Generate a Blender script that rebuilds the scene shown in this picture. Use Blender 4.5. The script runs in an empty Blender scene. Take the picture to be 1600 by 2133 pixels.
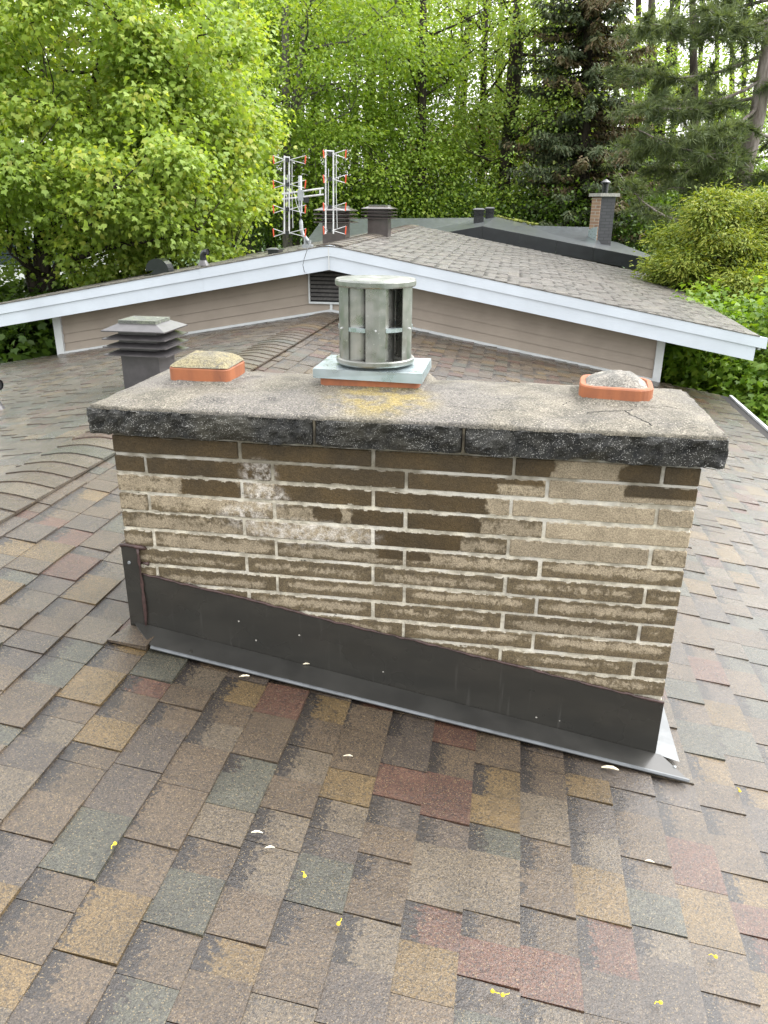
import bpy, math, random
import numpy as np
from mathutils import Vector, Matrix
random.seed(7); rng = np.random.default_rng(7)
sc = bpy.context.scene
COL = sc.collection

# ------------------------------------------------------------------ camera
CAM = np.array([1.168, -2.075, 0.6387])
YAW, PITCH, ROLL = -0.1599, 0.3769, 0.0092
FW = np.array([math.sin(YAW)*math.cos(PITCH), math.cos(YAW)*math.cos(PITCH), -math.sin(PITCH)])
R0 = np.array([math.cos(YAW), -math.sin(YAW), 0.0]); U0 = np.cross(R0, FW)
RT = R0*math.cos(ROLL) + U0*math.sin(ROLL); UP = np.cross(RT, FW)
cd = bpy.data.cameras.new('camera'); cam = bpy.data.objects.new('camera', cd); COL.objects.link(cam)
cd.sensor_fit = 'HORIZONTAL'; cd.sensor_width = 36.0; cd.lens = 36.0
cd.clip_start = 0.05; cd.clip_end = 2000
cam.matrix_world = Matrix(((RT[0], UP[0], -FW[0], CAM[0]), (RT[1], UP[1], -FW[1], CAM[1]), (RT[2], UP[2], -FW[2], CAM[2]), (0, 0, 0, 1)))
sc.camera = cam

def at(u, v, y):
    """survey helper: the point of the place seen at photo position u, v and lying y metres deep"""
    d = FW + RT*(u-800)/1600.0 - UP*(v-1066.5)/1600.0
    return CAM + d*((y-CAM[1])/d[1])

# ------------------------------------------------------------------ light (overcast, drizzle)
SUN_EL, SUN_AZ = math.radians(55), math.radians(62)
w = bpy.data.worlds.new("World"); sc.world = w; w.use_nodes = True
nt = w.node_tree; nt.nodes.clear()
sky = nt.nodes.new('ShaderNodeTexSky'); sky.sky_type = 'NISHITA'; sky.sun_disc = False
sky.sun_elevation = SUN_EL; sky.sun_rotation = SUN_AZ; sky.air_density = 1.0; sky.dust_density = 6.0; sky.ozone_density = 1.0
hs = nt.nodes.new('ShaderNodeHueSaturation'); hs.inputs['Saturation'].default_value = 0.10; hs.inputs['Value'].default_value = 1.0
gm = nt.nodes.new('ShaderNodeGamma'); gm.inputs[1].default_value = 0.55   # cloud cover evens the sky out
sc2 = nt.nodes.new('ShaderNodeVectorMath'); sc2.operation = 'SCALE'; sc2.inputs['Scale'].default_value = 3.6
bg = nt.nodes.new('ShaderNodeBackground'); bg.inputs['Strength'].default_value = 0.15
wo = nt.nodes.new('ShaderNodeOutputWorld')
nt.links.new(sky.outputs[0], hs.inputs['Color']); nt.links.new(hs.outputs[0], gm.inputs[0]); nt.links.new(gm.outputs[0], sc2.inputs[0]); nt.links.new(sc2.outputs[0], bg.inputs[0]); nt.links.new(bg.outputs[0], wo.inputs[0])
sl = bpy.data.lights.new('sun', 'SUN'); sl.energy = 0.5; sl.angle = math.radians(60); sl.color = (1.0, 0.97, 0.93)
so = bpy.data.objects.new('sun', sl); COL.objects.link(so)
sd = Vector((math.sin(SUN_AZ)*math.cos(SUN_EL), math.cos(SUN_AZ)*math.cos(SUN_EL), math.sin(SUN_EL)))
so.rotation_euler = sd.to_track_quat('Z', 'Y').to_euler(); so.location = (0, 0, 30)
sc.view_settings.view_transform = 'Standard'; sc.view_settings.look = 'None'
sc.view_settings.exposure = 1.4; sc.view_settings.gamma = 1.0; sc.view_settings.use_curve_mapping = False

# ------------------------------------------------------------------ helpers
def lin(r, g, b, k=1.0):
    f = lambda c: ((c/255+0.055)/1.055)**2.4 if c/255 > 0.04045 else c/255/12.92
    return (f(r)*k, f(g)*k, f(b)*k, 1.0)

class Mat:
    def __init__(s, name):
        s.m = bpy.data.materials.new(name); s.m.use_nodes = True
        s.t = s.m.node_tree; s.t.nodes.clear()
        s.out = s.t.nodes.new('ShaderNodeOutputMaterial')
    def n(s, typ, ins=None, out=0, **props):
        nd = s.t.nodes.new('ShaderNode'+typ)
        for k, v in props.items(): setattr(nd, k, v)
        for k, v in (ins or {}).items():
            sk = nd.inputs[k]
            if isinstance(v, bpy.types.NodeSocket): s.t.links.new(v, sk)
            else: sk.default_value = v
        return nd.outputs[out]
    def math(s, op, a, b=0.0, c=0.0, clamp=False):
        return s.n('Math', {0: a, 1: b, 2: c}, operation=op, use_clamp=clamp)
    def ss(s, x, lo, hi, a=0.0, b=1.0):
        return s.n('MapRange', {0: x, 1: lo, 2: hi, 3: a, 4: b}, interpolation_type='SMOOTHSTEP')
    def mix(s, f, a, b, typ='MIX'):
        nd = s.t.nodes.new('ShaderNodeMix'); nd.data_type = 'RGBA'; nd.blend_type = typ
        for k, v in ((0, f), (6, a), (7, b)):
            if isinstance(v, bpy.types.NodeSocket): s.t.links.new(v, nd.inputs[k])
            else: nd.inputs[k].default_value = v
        return nd.outputs[2]
    def noise(s, vec, scale, detail=4, rough=0.55, dist=0.0, out=0):
        return s.n('TexNoise', {'Vector': vec, 'Scale': scale, 'Detail': detail, 'Roughness': rough, 'Distortion': dist}, out=out)
    def voro(s, vec, scale, out=1, feature='F1'):
        return s.n('TexVoronoi', {'Vector': vec, 'Scale': scale}, out=out, feature=feature)
    def pos(s): return s.n('NewGeometry')
    def obj(s): return s.n('TexCoord', out=3)
    def attr(s, name, out=0): return s.n('Attribute', attribute_name=name, out=out)
    def xyz(s, v):
        nd = s.t.nodes.new('ShaderNodeSeparateXYZ'); s.t.links.new(v, nd.inputs[0]); return nd.outputs
    def scalev(s, v, sx, sy, sz):
        return s.n('VectorMath', {0: v, 1: (sx, sy, sz)}, operation='MULTIPLY')
    def bump(s, h, strength=0.3, dist=0.004, normal=None):
        i = {'Strength': strength, 'Distance': dist, 'Height': h}
        if normal is not None: i['Normal'] = normal
        return s.n('Bump', i)
    def bsdf(s, **k):
        ins = {}
        names = dict(color='Base Color', rough='Roughness', metal='Metallic', normal='Normal', spec='Specular IOR Level',
                     coat='Coat Weight', coati='Coat IOR', coatr='Coat Roughness', coatn='Coat Normal', ior='IOR', trans='Transmission Weight', sheen='Sheen Weight')
        for a, b in k.items(): ins[names[a]] = b
        o = s.n('BsdfPrincipled', ins)
        s.t.links.new(o, s.out.inputs[0]); return s.m

def simple(name, col, rough=0.6, metal=0.0, nscale=30, namt=0.25, bump=0.1, spec=0.5, coat=0.0):
    s = Mat(name); p = s.pos(); nz = s.noise(p, nscale, 5)
    c2 = tuple(c*(1-namt) for c in col[:3])+(1,); c1 = tuple(min(1, c*(1+namt)) for c in col[:3])+(1,)
    c = s.mix(s.ss(nz, 0.3, 0.7), c2, c1)
    return s.bsdf(color=c, rough=rough, metal=metal, spec=spec, coat=coat, coatr=0.15, normal=s.bump(s.noise(p, nscale*4, 4), bump, 0.003))

def tagit(o, label=None, cat=None, group=None, kind=None):
    if label: o['label'] = label
    if cat: o['category'] = cat
    if group: o['group'] = group
    if kind: o['kind'] = kind
    return o
def thing(name, label, cat, loc=(0, 0, 0), group=None, rz=0.0):
    o = bpy.data.objects.new(name, None); COL.objects.link(o); o.location = loc; o.rotation_euler = (0, 0, rz)
    o.empty_display_size = 0.1
    return tagit(o, label, cat, group)

class MB:
    """collects polygons and links them as one mesh object"""
    def __init__(s): s.v = []; s.f = []; s.a = {}; s.n = 0
    def add(s, vs, fs, **at_):
        k = len(s.v)
        s.v.extend([tuple(map(float, p)) for p in vs]); s.f.extend([tuple(i+k for i in f) for f in fs])
        for nm, val in at_.items():
            L = s.a.setdefault(nm, [])
            if isinstance(val, list): L.extend(val)
            else: L.extend([val]*len(vs))
        return s
    def box(s, x0, x1, y0, y1, z0, z1, **k):
        vs = [(x, y, z) for z in (z0, z1) for y in (y0, y1) for x in (x0, x1)]
        return s.add(vs, [(0, 2, 3, 1), (4, 5, 7, 6), (0, 1, 5, 4), (1, 3, 7, 5), (3, 2, 6, 7), (2, 0, 4, 6)], **k)
    def hexa(s, b, t, **k):  # four bottom, four top points, ccw seen from above
        return s.add(list(b)+list(t), [(3, 2, 1, 0), (4, 5, 6, 7), (0, 1, 5, 4), (1, 2, 6, 5), (2, 3, 7, 6), (3, 0, 4, 7)], **k)
    def cbox(s, x0, x1, y0, y1, z0, z1, c, **k):  # chamfered box, 44 triangles
        X = (x0, x1); Y = (y0, y1); Z = (z0, z1); vs = []; idx = {}
        for i in (0, 1):
            for j in (0, 1):
                for l in (0, 1):
                    sx, sy, sz = (1, -1)[i], (1, -1)[j], (1, -1)[l]
                    for ax in range(3):
                        idx[(i, j, l, ax)] = len(vs)
                        d = [c*sx, c*sy, c*sz]; d[ax] = 0
                        vs.append((X[i]+d[0], Y[j]+d[1], Z[l]+d[2]))
        I = lambda i, j, l, a: idx[(i, j, l, a)]
        fs = []
        for i in (0, 1):
            q = [I(i, 0, 0, 0), I(i, 1, 0, 0), I(i, 1, 1, 0), I(i, 0, 1, 0)]; fs.append(tuple(q if i else q[::-1]))
            q = [I(0, i, 0, 1), I(0, i, 1, 1), I(1, i, 1, 1), I(1, i, 0, 1)]; fs.append(tuple(q if i else q[::-1]))
            q = [I(0, 0, i, 2), I(1, 0, i, 2), I(1, 1, i, 2), I(0, 1, i, 2)]; fs.append(tuple(q if i else q[::-1]))
            for j in (0, 1):
                q = [I(i, j, 0, 0), I(i, j, 1, 0), I(i, j, 1, 1), I(i, j, 0, 1)]; fs.append(tuple(q if i != j else q[::-1]))
                q = [I(i, 0, j, 0), I(i, 0, j, 2), I(i, 1, j, 2), I(i, 1, j, 0)]; fs.append(tuple(q if i != j else q[::-1]))
                q = [I(0, i, j, 1), I(0, i, j, 2), I(1, i, j, 2), I(1, i, j, 1)]; fs.append(tuple(q[::-1] if i != j else q))
                for l in (0, 1):
                    q = [I(i, j, l, 0), I(i, j, l, 1), I(i, j, l, 2)]; fs.append(tuple(q if (i+j+l) % 2 else q[::-1]))
        return s.add(vs, fs, **k)
    def tube(s, pts, r, n=8, cap=True, **k):
        pts = [np.array(p, float) for p in pts]; m = len(pts)
        rs = r if isinstance(r, (list, tuple)) else [r]*m
        vs = []; ref = None
        for i, p in enumerate(pts):
            t = pts[min(i+1, m-1)]-pts[max(i-1, 0)]; t = t/(np.linalg.norm(t)+1e-9)
            if ref is None: ref = np.array([0, 0, 1.0]) if abs(t[2]) < 0.9 else np.array([1.0, 0, 0])
            a = np.cross(t, ref); a /= np.linalg.norm(a)+1e-9; b = np.cross(t, a); ref = -b if False else ref
            for j in range(n):
                th = 2*math.pi*j/n; vs.append(p+(a*math.cos(th)+b*math.sin(th))*rs[i])
        fs = []
        for i in range(m-1):
            for j in range(n):
                q = (i*n+j, (i+1)*n+j, (i+1)*n+(j+1) % n, i*n+(j+1) % n); fs.append(q)
        if cap: fs.append(tuple(range(n))); fs.append(tuple(reversed(range((m-1)*n, m*n))))
        return s.add(vs, fs, **k)
    def lathe(s, cx, cy, prof, n=40, **k):
        vs = []; m = len(prof)
        for r, z in prof:
            for j in range(n):
                th = 2*math.pi*j/n; vs.append((cx+r*math.cos(th), cy+r*math.sin(th), z))
        fs = [(i*n+j, i*n+(j+1) % n, (i+1)*n+(j+1) % n, (i+1)*n+j) for i in range(m-1) for j in range(n)]
        if prof[0][0] > 0.0005: fs.append(tuple(reversed(range(n))))
        if prof[-1][0] > 0.0005: fs.append(tuple(range((m-1)*n, m*n)))
        return s.add(vs, fs, **k)
    def loops(s, rings, cap0=True, cap1=True, **k):
        n = len(rings[0]); vs = [p for r in rings for p in r]; m = len(rings)
        fs = [(i*n+j, i*n+(j+1) % n, (i+1)*n+(j+1) % n, (i+1)*n+j) for i in range(m-1) for j in range(n)]
        if cap0: fs.append(tuple(reversed(range(n))))
        if cap1: fs.append(tuple(range((m-1)*n, m*n)))
        return s.add(vs, fs, **k)
    def build(s, name, mat, parent=None, smooth=False, label=None, kind=None, world=True):
        me = bpy.data.meshes.new(name)
        off = np.array(root_loc(parent)) if (parent is not None and world) else np.zeros(3)
        vs = np.array(s.v, dtype=np.float32)-off.astype(np.float32)
        me.from_pydata(vs.tolist(), [], s.f)
        for nm, L in s.a.items():
            if len(L) != len(s.v): continue
            if isinstance(L[0], (tuple, list)):
                A = me.attributes.new(nm, 'FLOAT_COLOR', 'POINT'); A.data.foreach_set('color', np.array([(tuple(c)+(1,))[:4] for c in L], dtype=np.float32).ravel())
            else:
                A = me.attributes.new(nm, 'FLOAT', 'POINT'); A.data.foreach_set('value', np.array(L, dtype=np.float32))
        if smooth: me.polygons.foreach_set('use_smooth', [True]*len(me.polygons))
        me.materials.append(mat); me.update()
        o = bpy.data.objects.new(name, me); COL.objects.link(o)
        if parent is not None: o.parent = parent
        tagit(o, label, None, None, kind)
        return o
def root_loc(o):
    while o.parent is not None: o = o.parent
    return tuple(o.location)

def rrect(x0, x1, y0, y1, r, n=5, z=0.0):
    pts = []
    for cx, cy, a0 in ((x1-r, y0+r, -90), (x1-r, y1-r, 0), (x0+r, y1-r, 90), (x0+r, y0+r, 180)):
        for i in range(n+1):
            a = math.radians(a0+90*i/n); pts.append((cx+r*math.cos(a), cy+r*math.sin(a), z))
    return pts

# ------------------------------------------------------------------ materials
def shingle_mat(name, gain=0.52, coat=1.0, rough=0.55):
    s = Mat(name); p = s.pos()
    tint = s.attr('tint'); band = s.attr('band', 2)
    g = s.voro(p, 430, out=1); gv = s.xyz(g)
    g2 = s.voro(p, 230, out=1); gv2 = s.xyz(g2)
    k = s.math('ADD', s.math('MULTIPLY', gv[0], 0.95), s.math('MULTIPLY', gv2[1], 0.35))
    k = s.math('ADD', k, 0.35)
    nzs = s.noise(p, 9, 4)
    k = s.math('MULTIPLY', k, s.ss(nzs, 0.3, 0.75, 0.82, 1.12))
    nz = s.noise(p, 85, 4)
    dark = s.ss(s.math('ADD', band, s.math('MULTIPLY', s.math('SUBTRACT', nz, 0.5), 0.9)), 0.56, 0.70)
    base = s.mix(dark, tint, (0.034, 0.026, 0.021, 1))
    base = s.mix(1.0, base, s.n('CombineColor', {0: k, 1: k, 2: k}), 'MULTIPLY')
    spk = s.math('GREATER_THAN', gv[2], 0.95)
    base = s.mix(s.math('MULTIPLY', spk, 0.6), base, (0.42, 0.31, 0.16, 1))
    spd = s.math('GREATER_THAN', gv2[2], 0.87)
    base = s.mix(s.math('MULTIPLY', spd, 0.55), base, (0.02, 0.018, 0.02, 1))
    if gain != 1.0: base = s.mix(1.0, base, (gain, gain, gain, 1), 'MULTIPLY')
    h = s.math('ADD', s.voro(p, 270, out=0), s.math('MULTIPLY', s.noise(p, 60, 5), 1.2))
    bn = s.bump(h, 0.55, 0.0022)
    cn = s.bump(s.math('ADD', s.math('ADD', s.noise(p, 110, 5, .65), s.math('MULTIPLY', gv[0], .25)), s.math('MULTIPLY', s.noise(p, 14, 3), 1.2)), 0.55, 0.0045)
    cr = s.ss(s.noise(p, 2.2, 4), 0.3, 0.7, 0.18, 0.32)
    return s.bsdf(color=base, rough=rough, normal=bn, spec=0.28, coat=coat, coatr=cr, coatn=cn, coati=1.46)
M_SH = shingle_mat('wet_asphalt_shingle')
M_SHU = shingle_mat('faded_asphalt_shingle', 0.52, 0.5, 0.6)
M_DECK = simple('roof_felt', (0.02, 0.018, 0.017, 1), 0.9)

def brick_mat():
    s = Mat('tan_brick'); p = s.pos(); X = s.xyz(p)
    uv = s.xyz(s.attr('buv')); q = s.xyz(s.attr('bq'))
    # q: r = dryness of face, g = raggedness/streak, b = random
    nA = s.math('ADD', s.math('MULTIPLY', s.noise(s.scalev(p, 22, 22, 38), 1.0, 6, 0.65), .6), s.math('MULTIPLY', s.noise(s.scalev(p, 110, 110, 60), 1.0, 4, 0.6), .4))
    nB = s.noise(p, 7.0, 4)
    vd = s.math('ABSOLUTE', s.math('SUBTRACT', uv[1], s.math('ADD', s.math('MULTIPLY', q[2], 0.34), s.math('ADD', 0.22, s.math('MULTIPLY', s.noise(s.n('VectorMath', {0: p, 1: s.n('CombineXYZ', {0: s.math('MULTIPLY', q[2], 9.0), 1: 0.0, 2: s.math('MULTIPLY', q[2], 5.0)})}, operation='ADD'), 5.0, 2), 0.26)))))
    ue = s.math('MINIMUM', s.math('MULTIPLY', uv[0], 7.0), s.math('MULTIPLY', s.math('SUBTRACT', 1.0, uv[0]), 7.0))
    ue = s.math('MINIMUM', ue, 1.0)
    sig = s.math('SUBTRACT', 0.78, s.math('MULTIPLY', s.math('POWER', s.math('MULTIPLY', vd, 2.0), 1.8), s.math('MULTIPLY', q[1], 0.95)))
    sig = s.math('SUBTRACT', sig, s.math('MULTIPLY', s.math('SUBTRACT', 1.0, ue), s.math('MULTIPLY', q[1], 0.45)))
    sig = s.math('ADD', sig, s.math('MULTIPLY', s.math('SUBTRACT', nA, 0.5), 2.6))
    sig = s.math('ADD', sig, s.math('SUBTRACT', q[0], 0.62))
    dry = s.ss(sig, 0.36, 0.74)
    # wet runs under the cap, outlined as on the wall (x, z in metres, softened and distorted)
    nd = s.math('MULTIPLY', s.math('SUBTRACT', s.noise(p, 11, 4), 0.5), 0.11)
    def rect(x0, x1, z0, z1, soft=0.012):
        cx, hx, cz, hz = (x0+x1)/2, (x1-x0)/2, (z0+z1)/2, (z1-z0)/2
        dx = s.math('SUBTRACT', s.math('ABSOLUTE', s.math('SUBTRACT', s.math('ADD', X[0], nd), cx)), hx)
        dz = s.math('SUBTRACT', s.math('ABSOLUTE', s.math('SUBTRACT', X[2], cz)), hz)
        return s.ss(s.math('MAXIMUM', dx, dz), -soft*0.35, soft*0.35, 1.0, 0.0)
    wet = None
    for r in ((-.1, 1.315, -.062, .03), (1.50, 1.75, -.062, .03), (-.1, 1.165, -.123, -.055), (1.12, 1.29, -.085, -.055), (1.52, 1.75, -.10, -.055),
              (.20, .395, -.185, -.12), (.50, 1.13, -.185, -.12), (.74, 1.11, -.247, -.18), (.63, .70, -.247, -.18), (.805, 1.07, -.308, -.243), (.805, .97, -.345, -.30)):
        m = rect(*r); wet = m if wet is None else s.math('MAXIMUM', wet, m)
    front = s.math('LESS_THAN', X[1], 0.03)
    wet = s.math('MULTIPLY', wet, front)
    dry = s.math('MULTIPLY', dry, s.math('SUBTRACT', 1.0, wet))
    gr = s.math('ADD', 0.25, s.math('ADD', s.math('MULTIPLY', s.noise(p, 300, 3), 0.85), s.math('MULTIPLY', s.xyz(s.voro(p, 420))[0], 0.6)))
    cd_ = s.mix(s.ss(nB, 0.3, 0.7), (0.090, 0.061, 0.028, 1), (0.058, 0.042, 0.023, 1))
    cb_ = s.mix(s.ss(s.noise(p, 40, 5, .65), 0.3, 0.7), (0.150, 0.116, 0.068, 1), (0.096, 0.074, 0.046, 1))
    cd_ = s.mix(wet, cb_, cd_)
    cl = s.mix(s.ss(s.noise(p, 17, 5), 0.3, 0.7), (0.345, 0.285, 0.20, 1), (0.265, 0.218, 0.152, 1))
    c = s.mix(dry, cd_, cl)
    # soot drips and black crusts
    bl = s.ss(s.noise(s.scalev(p, 16, 16, 30), 1.0, 6, 0.65), 0.66, 0.76)
    c = s.mix(s.math('MULTIPLY', bl, s.math('SUBTRACT', 0.75, dry)), c, (0.03, 0.026, 0.024, 1))
    # lime bloom
    def blob(cx, cz, rx, rz):
        a = s.math('DIVIDE', s.math('SUBTRACT', X[0], cx), rx); b = s.math('DIVIDE', s.math('SUBTRACT', X[2], cz), rz)
        return s.ss(s.math('ADD', s.math('MULTIPLY', a, a), s.math('MULTIPLY', b, b)), 0.1, 1.0, 1.0, 0.0)
    ef = blob(.455, -.10, .07, .06)
    for bb in ((.47, -.17, .09, .05), (.60, -.28, .26, .055), (.40, -.24, .10, .05), (.66, -.30, .15, .03)): ef = s.math('MAXIMUM', ef, blob(*bb))
    ef = s.math('MULTIPLY', s.math('MULTIPLY', ef, front), s.ss(s.noise(p, 45, 5, 0.65), 0.38, 0.68, 0.0, 0.8))
    c = s.mix(ef, c, (0.62, 0.58, 0.53, 1))
    gr = s.math('MULTIPLY', gr, s.math('ADD', .86, s.math('MULTIPLY', q[2], .3)))
    c = s.mix(1.0, c, s.n('CombineColor', {0: gr, 1: gr, 2: gr}), 'MULTIPLY')
    ev = s.math('MULTIPLY', s.math('MINIMUM', uv[1], s.math('SUBTRACT', 1.0, uv[1])), 0.05)
    sm = s.ss(s.math('SUBTRACT', ev, s.math('MULTIPLY', s.math('SUBTRACT', s.noise(s.scalev(p, 30, 30, 55), 1.0, 5, 0.65), 0.52), 0.026)), 0.0, 0.0016, 1.0, 0.0)
    wz = s.ss(X[2], -0.14, -0.02, 0.85, 0.15)
    c = s.mix(s.math('MULTIPLY', sm, wz), c, (0.50, 0.46, 0.38, 1))
    bn = s.bump(s.math('ADD', s.noise(p, 300, 3), s.math('MULTIPLY', s.noise(p, 60, 5), 1.6)), 0.7, 0.0025)
    return s.bsdf(color=c, rough=s.ss(dry, 0, 1, 0.55, 0.85), normal=bn, spec=0.3)
M_BRICK = brick_mat()

def mortar_mat():
    s = Mat('lime_mortar'); p = s.pos(); X = s.xyz(p)
    c = s.mix(s.ss(s.noise(p, 22, 6, 0.65), 0.35, 0.7), (0.34, 0.31, 0.25, 1), (0.72, 0.67, 0.55, 1))
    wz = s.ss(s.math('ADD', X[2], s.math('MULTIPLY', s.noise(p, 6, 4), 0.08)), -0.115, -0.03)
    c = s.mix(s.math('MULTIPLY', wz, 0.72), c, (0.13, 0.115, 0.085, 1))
    wh = s.ss(s.noise(p, 5, 3), 0.48, 0.6)
    c = s.mix(s.math('MULTIPLY', wh, 0.5), c, (0.70, 0.68, 0.63, 1))
    bk = s.ss(s.noise(s.scalev(p, 10, 10, 26), 1.0, 6, 0.7), 0.645, 0.68)
    c = s.mix(bk, c, (0.03, 0.028, 0.026, 1))
    return s.bsdf(color=c, rough=0.9, spec=0.2, normal=s.bump(s.noise(p, 140, 5), 0.8, 0.004))
M_MORT = mortar_mat()

def slab_mat():
    s = Mat('weathered_aggregate_concrete'); p = s.pos()
    v = s.voro(p, 380, out=1); vx = s.xyz(v); d = s.voro(p, 380, out=0)
    fl = s.math('MULTIPLY', s.math('GREATER_THAN', vx[0], 0.80), s.math('LESS_THAN', d, 0.40))
    dn = s.ss(s.noise(p, 9, 6, .65), 0.36, 0.60)
    fl = s.math('MULTIPLY', fl, s.ss(dn, 0, 1, 0.35, 1.0))
    base = s.mix(s.ss(s.noise(p, 30, 6), 0.3, 0.7), (0.009, 0.010, 0.011, 1), (0.032, 0.031, 0.026, 1))
    warm = s.ss(s.noise(p, 4, 4), 0.5, 0.66)
    base = s.mix(s.math('MULTIPLY', warm, 0.45), base, (0.07, 0.062, 0.038, 1))
    mid = s.ss(s.noise(p, 420, 2), 0.5, 0.72)
    base = s.mix(s.math('MULTIPLY', mid, 0.3), base, (0.13, 0.125, 0.11, 1))
    c = s.mix(fl, base, (0.50, 0.49, 0.46, 1))
    return s.bsdf(color=c, rough=0.55, spec=0.5, normal=s.bump(s.math('ADD', s.noise(p, 110, 5), s.math('MULTIPLY', d, -0.6)), 1.0, 0.006))
M_SLAB = slab_mat()
M_SEAMM = simple('dirty_joint_mortar', (0.07, 0.06, 0.042, 1), 0.9, nscale=60, namt=.5, bump=.6)

def wash_mat():
    s = Mat('cement_wash'); p = s.pos(); X = s.xyz(p)
    a = s.noise(p, 3.2, 5); b = s.noise(p, 9, 6, 0.65)
    c = s.mix(s.ss(b, 0.35, 0.65), (0.098, 0.090, 0.072, 1), (0.180, 0.162, 0.128, 1))
    c = s.mix(s.ss(a, 0.42, 0.62, 0, 0.75), c, (0.14, 0.130, 0.120, 1))
    # yellow lichen spread in front of the middle flue
    ax = s.math('DIVIDE', s.math('SUBTRACT', X[0], 0.80), 0.20); ay = s.math('DIVIDE', s.math('SUBTRACT', X[1], 0.12), 0.17)
    m = s.ss(s.math('ADD', s.math('MULTIPLY', ax, ax), s.math('MULTIPLY', ay, ay)), 0.0, 1.1, 1.0, 0.0)
    m = s.math('MULTIPLY', m, s.ss(s.noise(p, 14, 6, 0.6), 0.36, 0.6))
    c = s.mix(s.math('MULTIPLY', m, 0.75), c, (0.27, 0.205, 0.055, 1))
    dk = s.ss(s.noise(s.scalev(p, 7, 10, 7), 1.0, 6, 0.6), 0.58, 0.72)
    c = s.mix(s.math('MULTIPLY', dk, 0.7), c, (0.06, 0.057, 0.053, 1))
    v = s.xyz(s.voro(p, 330, out=1))
    k = s.math('ADD', 0.5, s.math('MULTIPLY', v[0], 1.0))
    c = s.mix(1.0, c, s.n('CombineColor', {0: k, 1: k, 2: k}), 'MULTIPLY')
    c = s.mix(s.math('MULTIPLY', s.math('GREATER_THAN', v[1], 0.94), 0.5), c, (0.45, 0.41, 0.33, 1))
    return s.bsdf(color=c, rough=0.72, spec=0.3, normal=s.bump(s.math('ADD', s.noise(p, 200, 4), s.noise(p, 45, 5)), 0.7, 0.004))
M_WASH = wash_mat()

def clay_mat():
    s = Mat('terracotta'); p = s.pos()
    c = s.mix(s.ss(s.noise(s.scalev(p, 22, 22, 5), 1.0, 5), 0.3, 0.7), (0.37, 0.125, 0.05, 1), (0.26, 0.09, 0.042, 1))
    c = s.mix(s.ss(s.noise(s.scalev(p, 30, 30, 10), 1.0, 6), 0.62, 0.75), c, (0.10, 0.045, 0.03, 1))
    return s.bsdf(color=c, rough=0.6, normal=s.bump(s.noise(p, 150, 4), 0.3, 0.002))
M_CLAY = clay_mat()
def dome_mat(name, ca, cb, cc):
    s = Mat(name); p = s.pos()
    c = s.mix(s.ss(s.noise(p, 16, 5), 0.35, 0.65), ca, cb)
    c = s.mix(s.ss(s.noise(p, 28, 6), 0.55, 0.7), c, cc)
    v = s.xyz(s.voro(p, 300, out=1)); k = s.math('ADD', 0.55, s.math('MULTIPLY', v[0], 0.9))
    c = s.mix(1.0, c, s.n('CombineColor', {0: k, 1: k, 2: k}), 'MULTIPLY')
    return s.bsdf(color=c, rough=0.8, normal=s.bump(s.noise(p, 120, 5), 0.8, 0.005))
M_DOMEY = dome_mat('lichened_mortar', (0.21, 0.18, 0.10, 1), (0.155, 0.14, 0.10, 1), (0.09, 0.086, 0.078, 1))
M_DOMEG = dome_mat('grey_mortar', (0.24, 0.22, 0.19, 1), (0.14, 0.135, 0.12, 1), (0.34, 0.31, 0.26, 1))

def metal_mat(name, ca, cb, rough=0.42, metal=0.85, speck=0.5):
    s = Mat(name); p = s.pos()
    c = s.mix(s.ss(s.noise(p, 13, 5), 0.35, 0.68), ca, cb)
    sp = s.ss(s.noise(p, 120, 3), 0.66, 0.74)
    c = s.mix(s.math('MULTIPLY', sp, speck), c, (0.75, 0.76, 0.73, 1))
    return s.bsdf(color=c, rough=s.ss(s.noise(p, 25, 4), 0.3, 0.7, rough-0.1, rough+0.15), metal=metal, normal=s.bump(s.noise(p, 9, 3), 0.12, 0.004))
M_GALV = metal_mat('galvanised_steel', (0.34, 0.34, 0.32, 1), (0.24, 0.255, 0.235, 1), metal=.8, rough=.36)
M_GALVB = metal_mat('bright_galvanised_steel', (0.44, 0.50, 0.53, 1), (0.38, 0.46, 0.48, 1), 0.34, 0.75, 0.03)
M_BAF = metal_mat('baffle_steel', (0.42, 0.41, 0.38, 1), (0.30, 0.31, 0.29, 1), 0.3, 0.85, 0.15)  # baffle metal, a little lighter than the vanes
M_ALU = metal_mat('aluminium', (0.66, 0.67, 0.67, 1), (0.52, 0.53, 0.54, 1), 0.4, 0.35, 0.1)
M_MAST = metal_mat('grey_mast_steel', (0.36, 0.38, 0.39, 1), (0.28, 0.30, 0.31, 1), 0.45, 0.5, 0.1)

def flash_mat():
    s = Mat('brown_painted_flashing'); p = s.pos()
    c = s.mix(s.ss(s.noise(s.scalev(p, 5, 5, 14), 1.0, 5), 0.35, 0.7), (0.026, 0.025, 0.0215, 1), (0.034, 0.032, 0.027, 1))
    vf = s.xyz(s.voro(p, 55)); fl = s.math('MULTIPLY', s.math('GREATER_THAN', vf[0], 0.975), s.math('LESS_THAN', s.voro(p, 55, out=0), 0.16))
    c = s.mix(fl, c, (0.40, 0.38, 0.34, 1))
    st = s.ss(s.noise(s.scalev(p, 60, 60, 4), 1.0, 4), 0.60, 0.75)
    c = s.mix(s.math('MULTIPLY', st, .35), c, (0.07, 0.067, 0.06, 1))
    return s.bsdf(color=c, rough=s.ss(s.noise(p, 6, 3), 0.3, 0.7, 0.24, 0.34), spec=0.5, normal=s.bump(s.noise(p, 5, 3), 0.06, 0.01))
M_FLASH = flash_mat()
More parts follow.
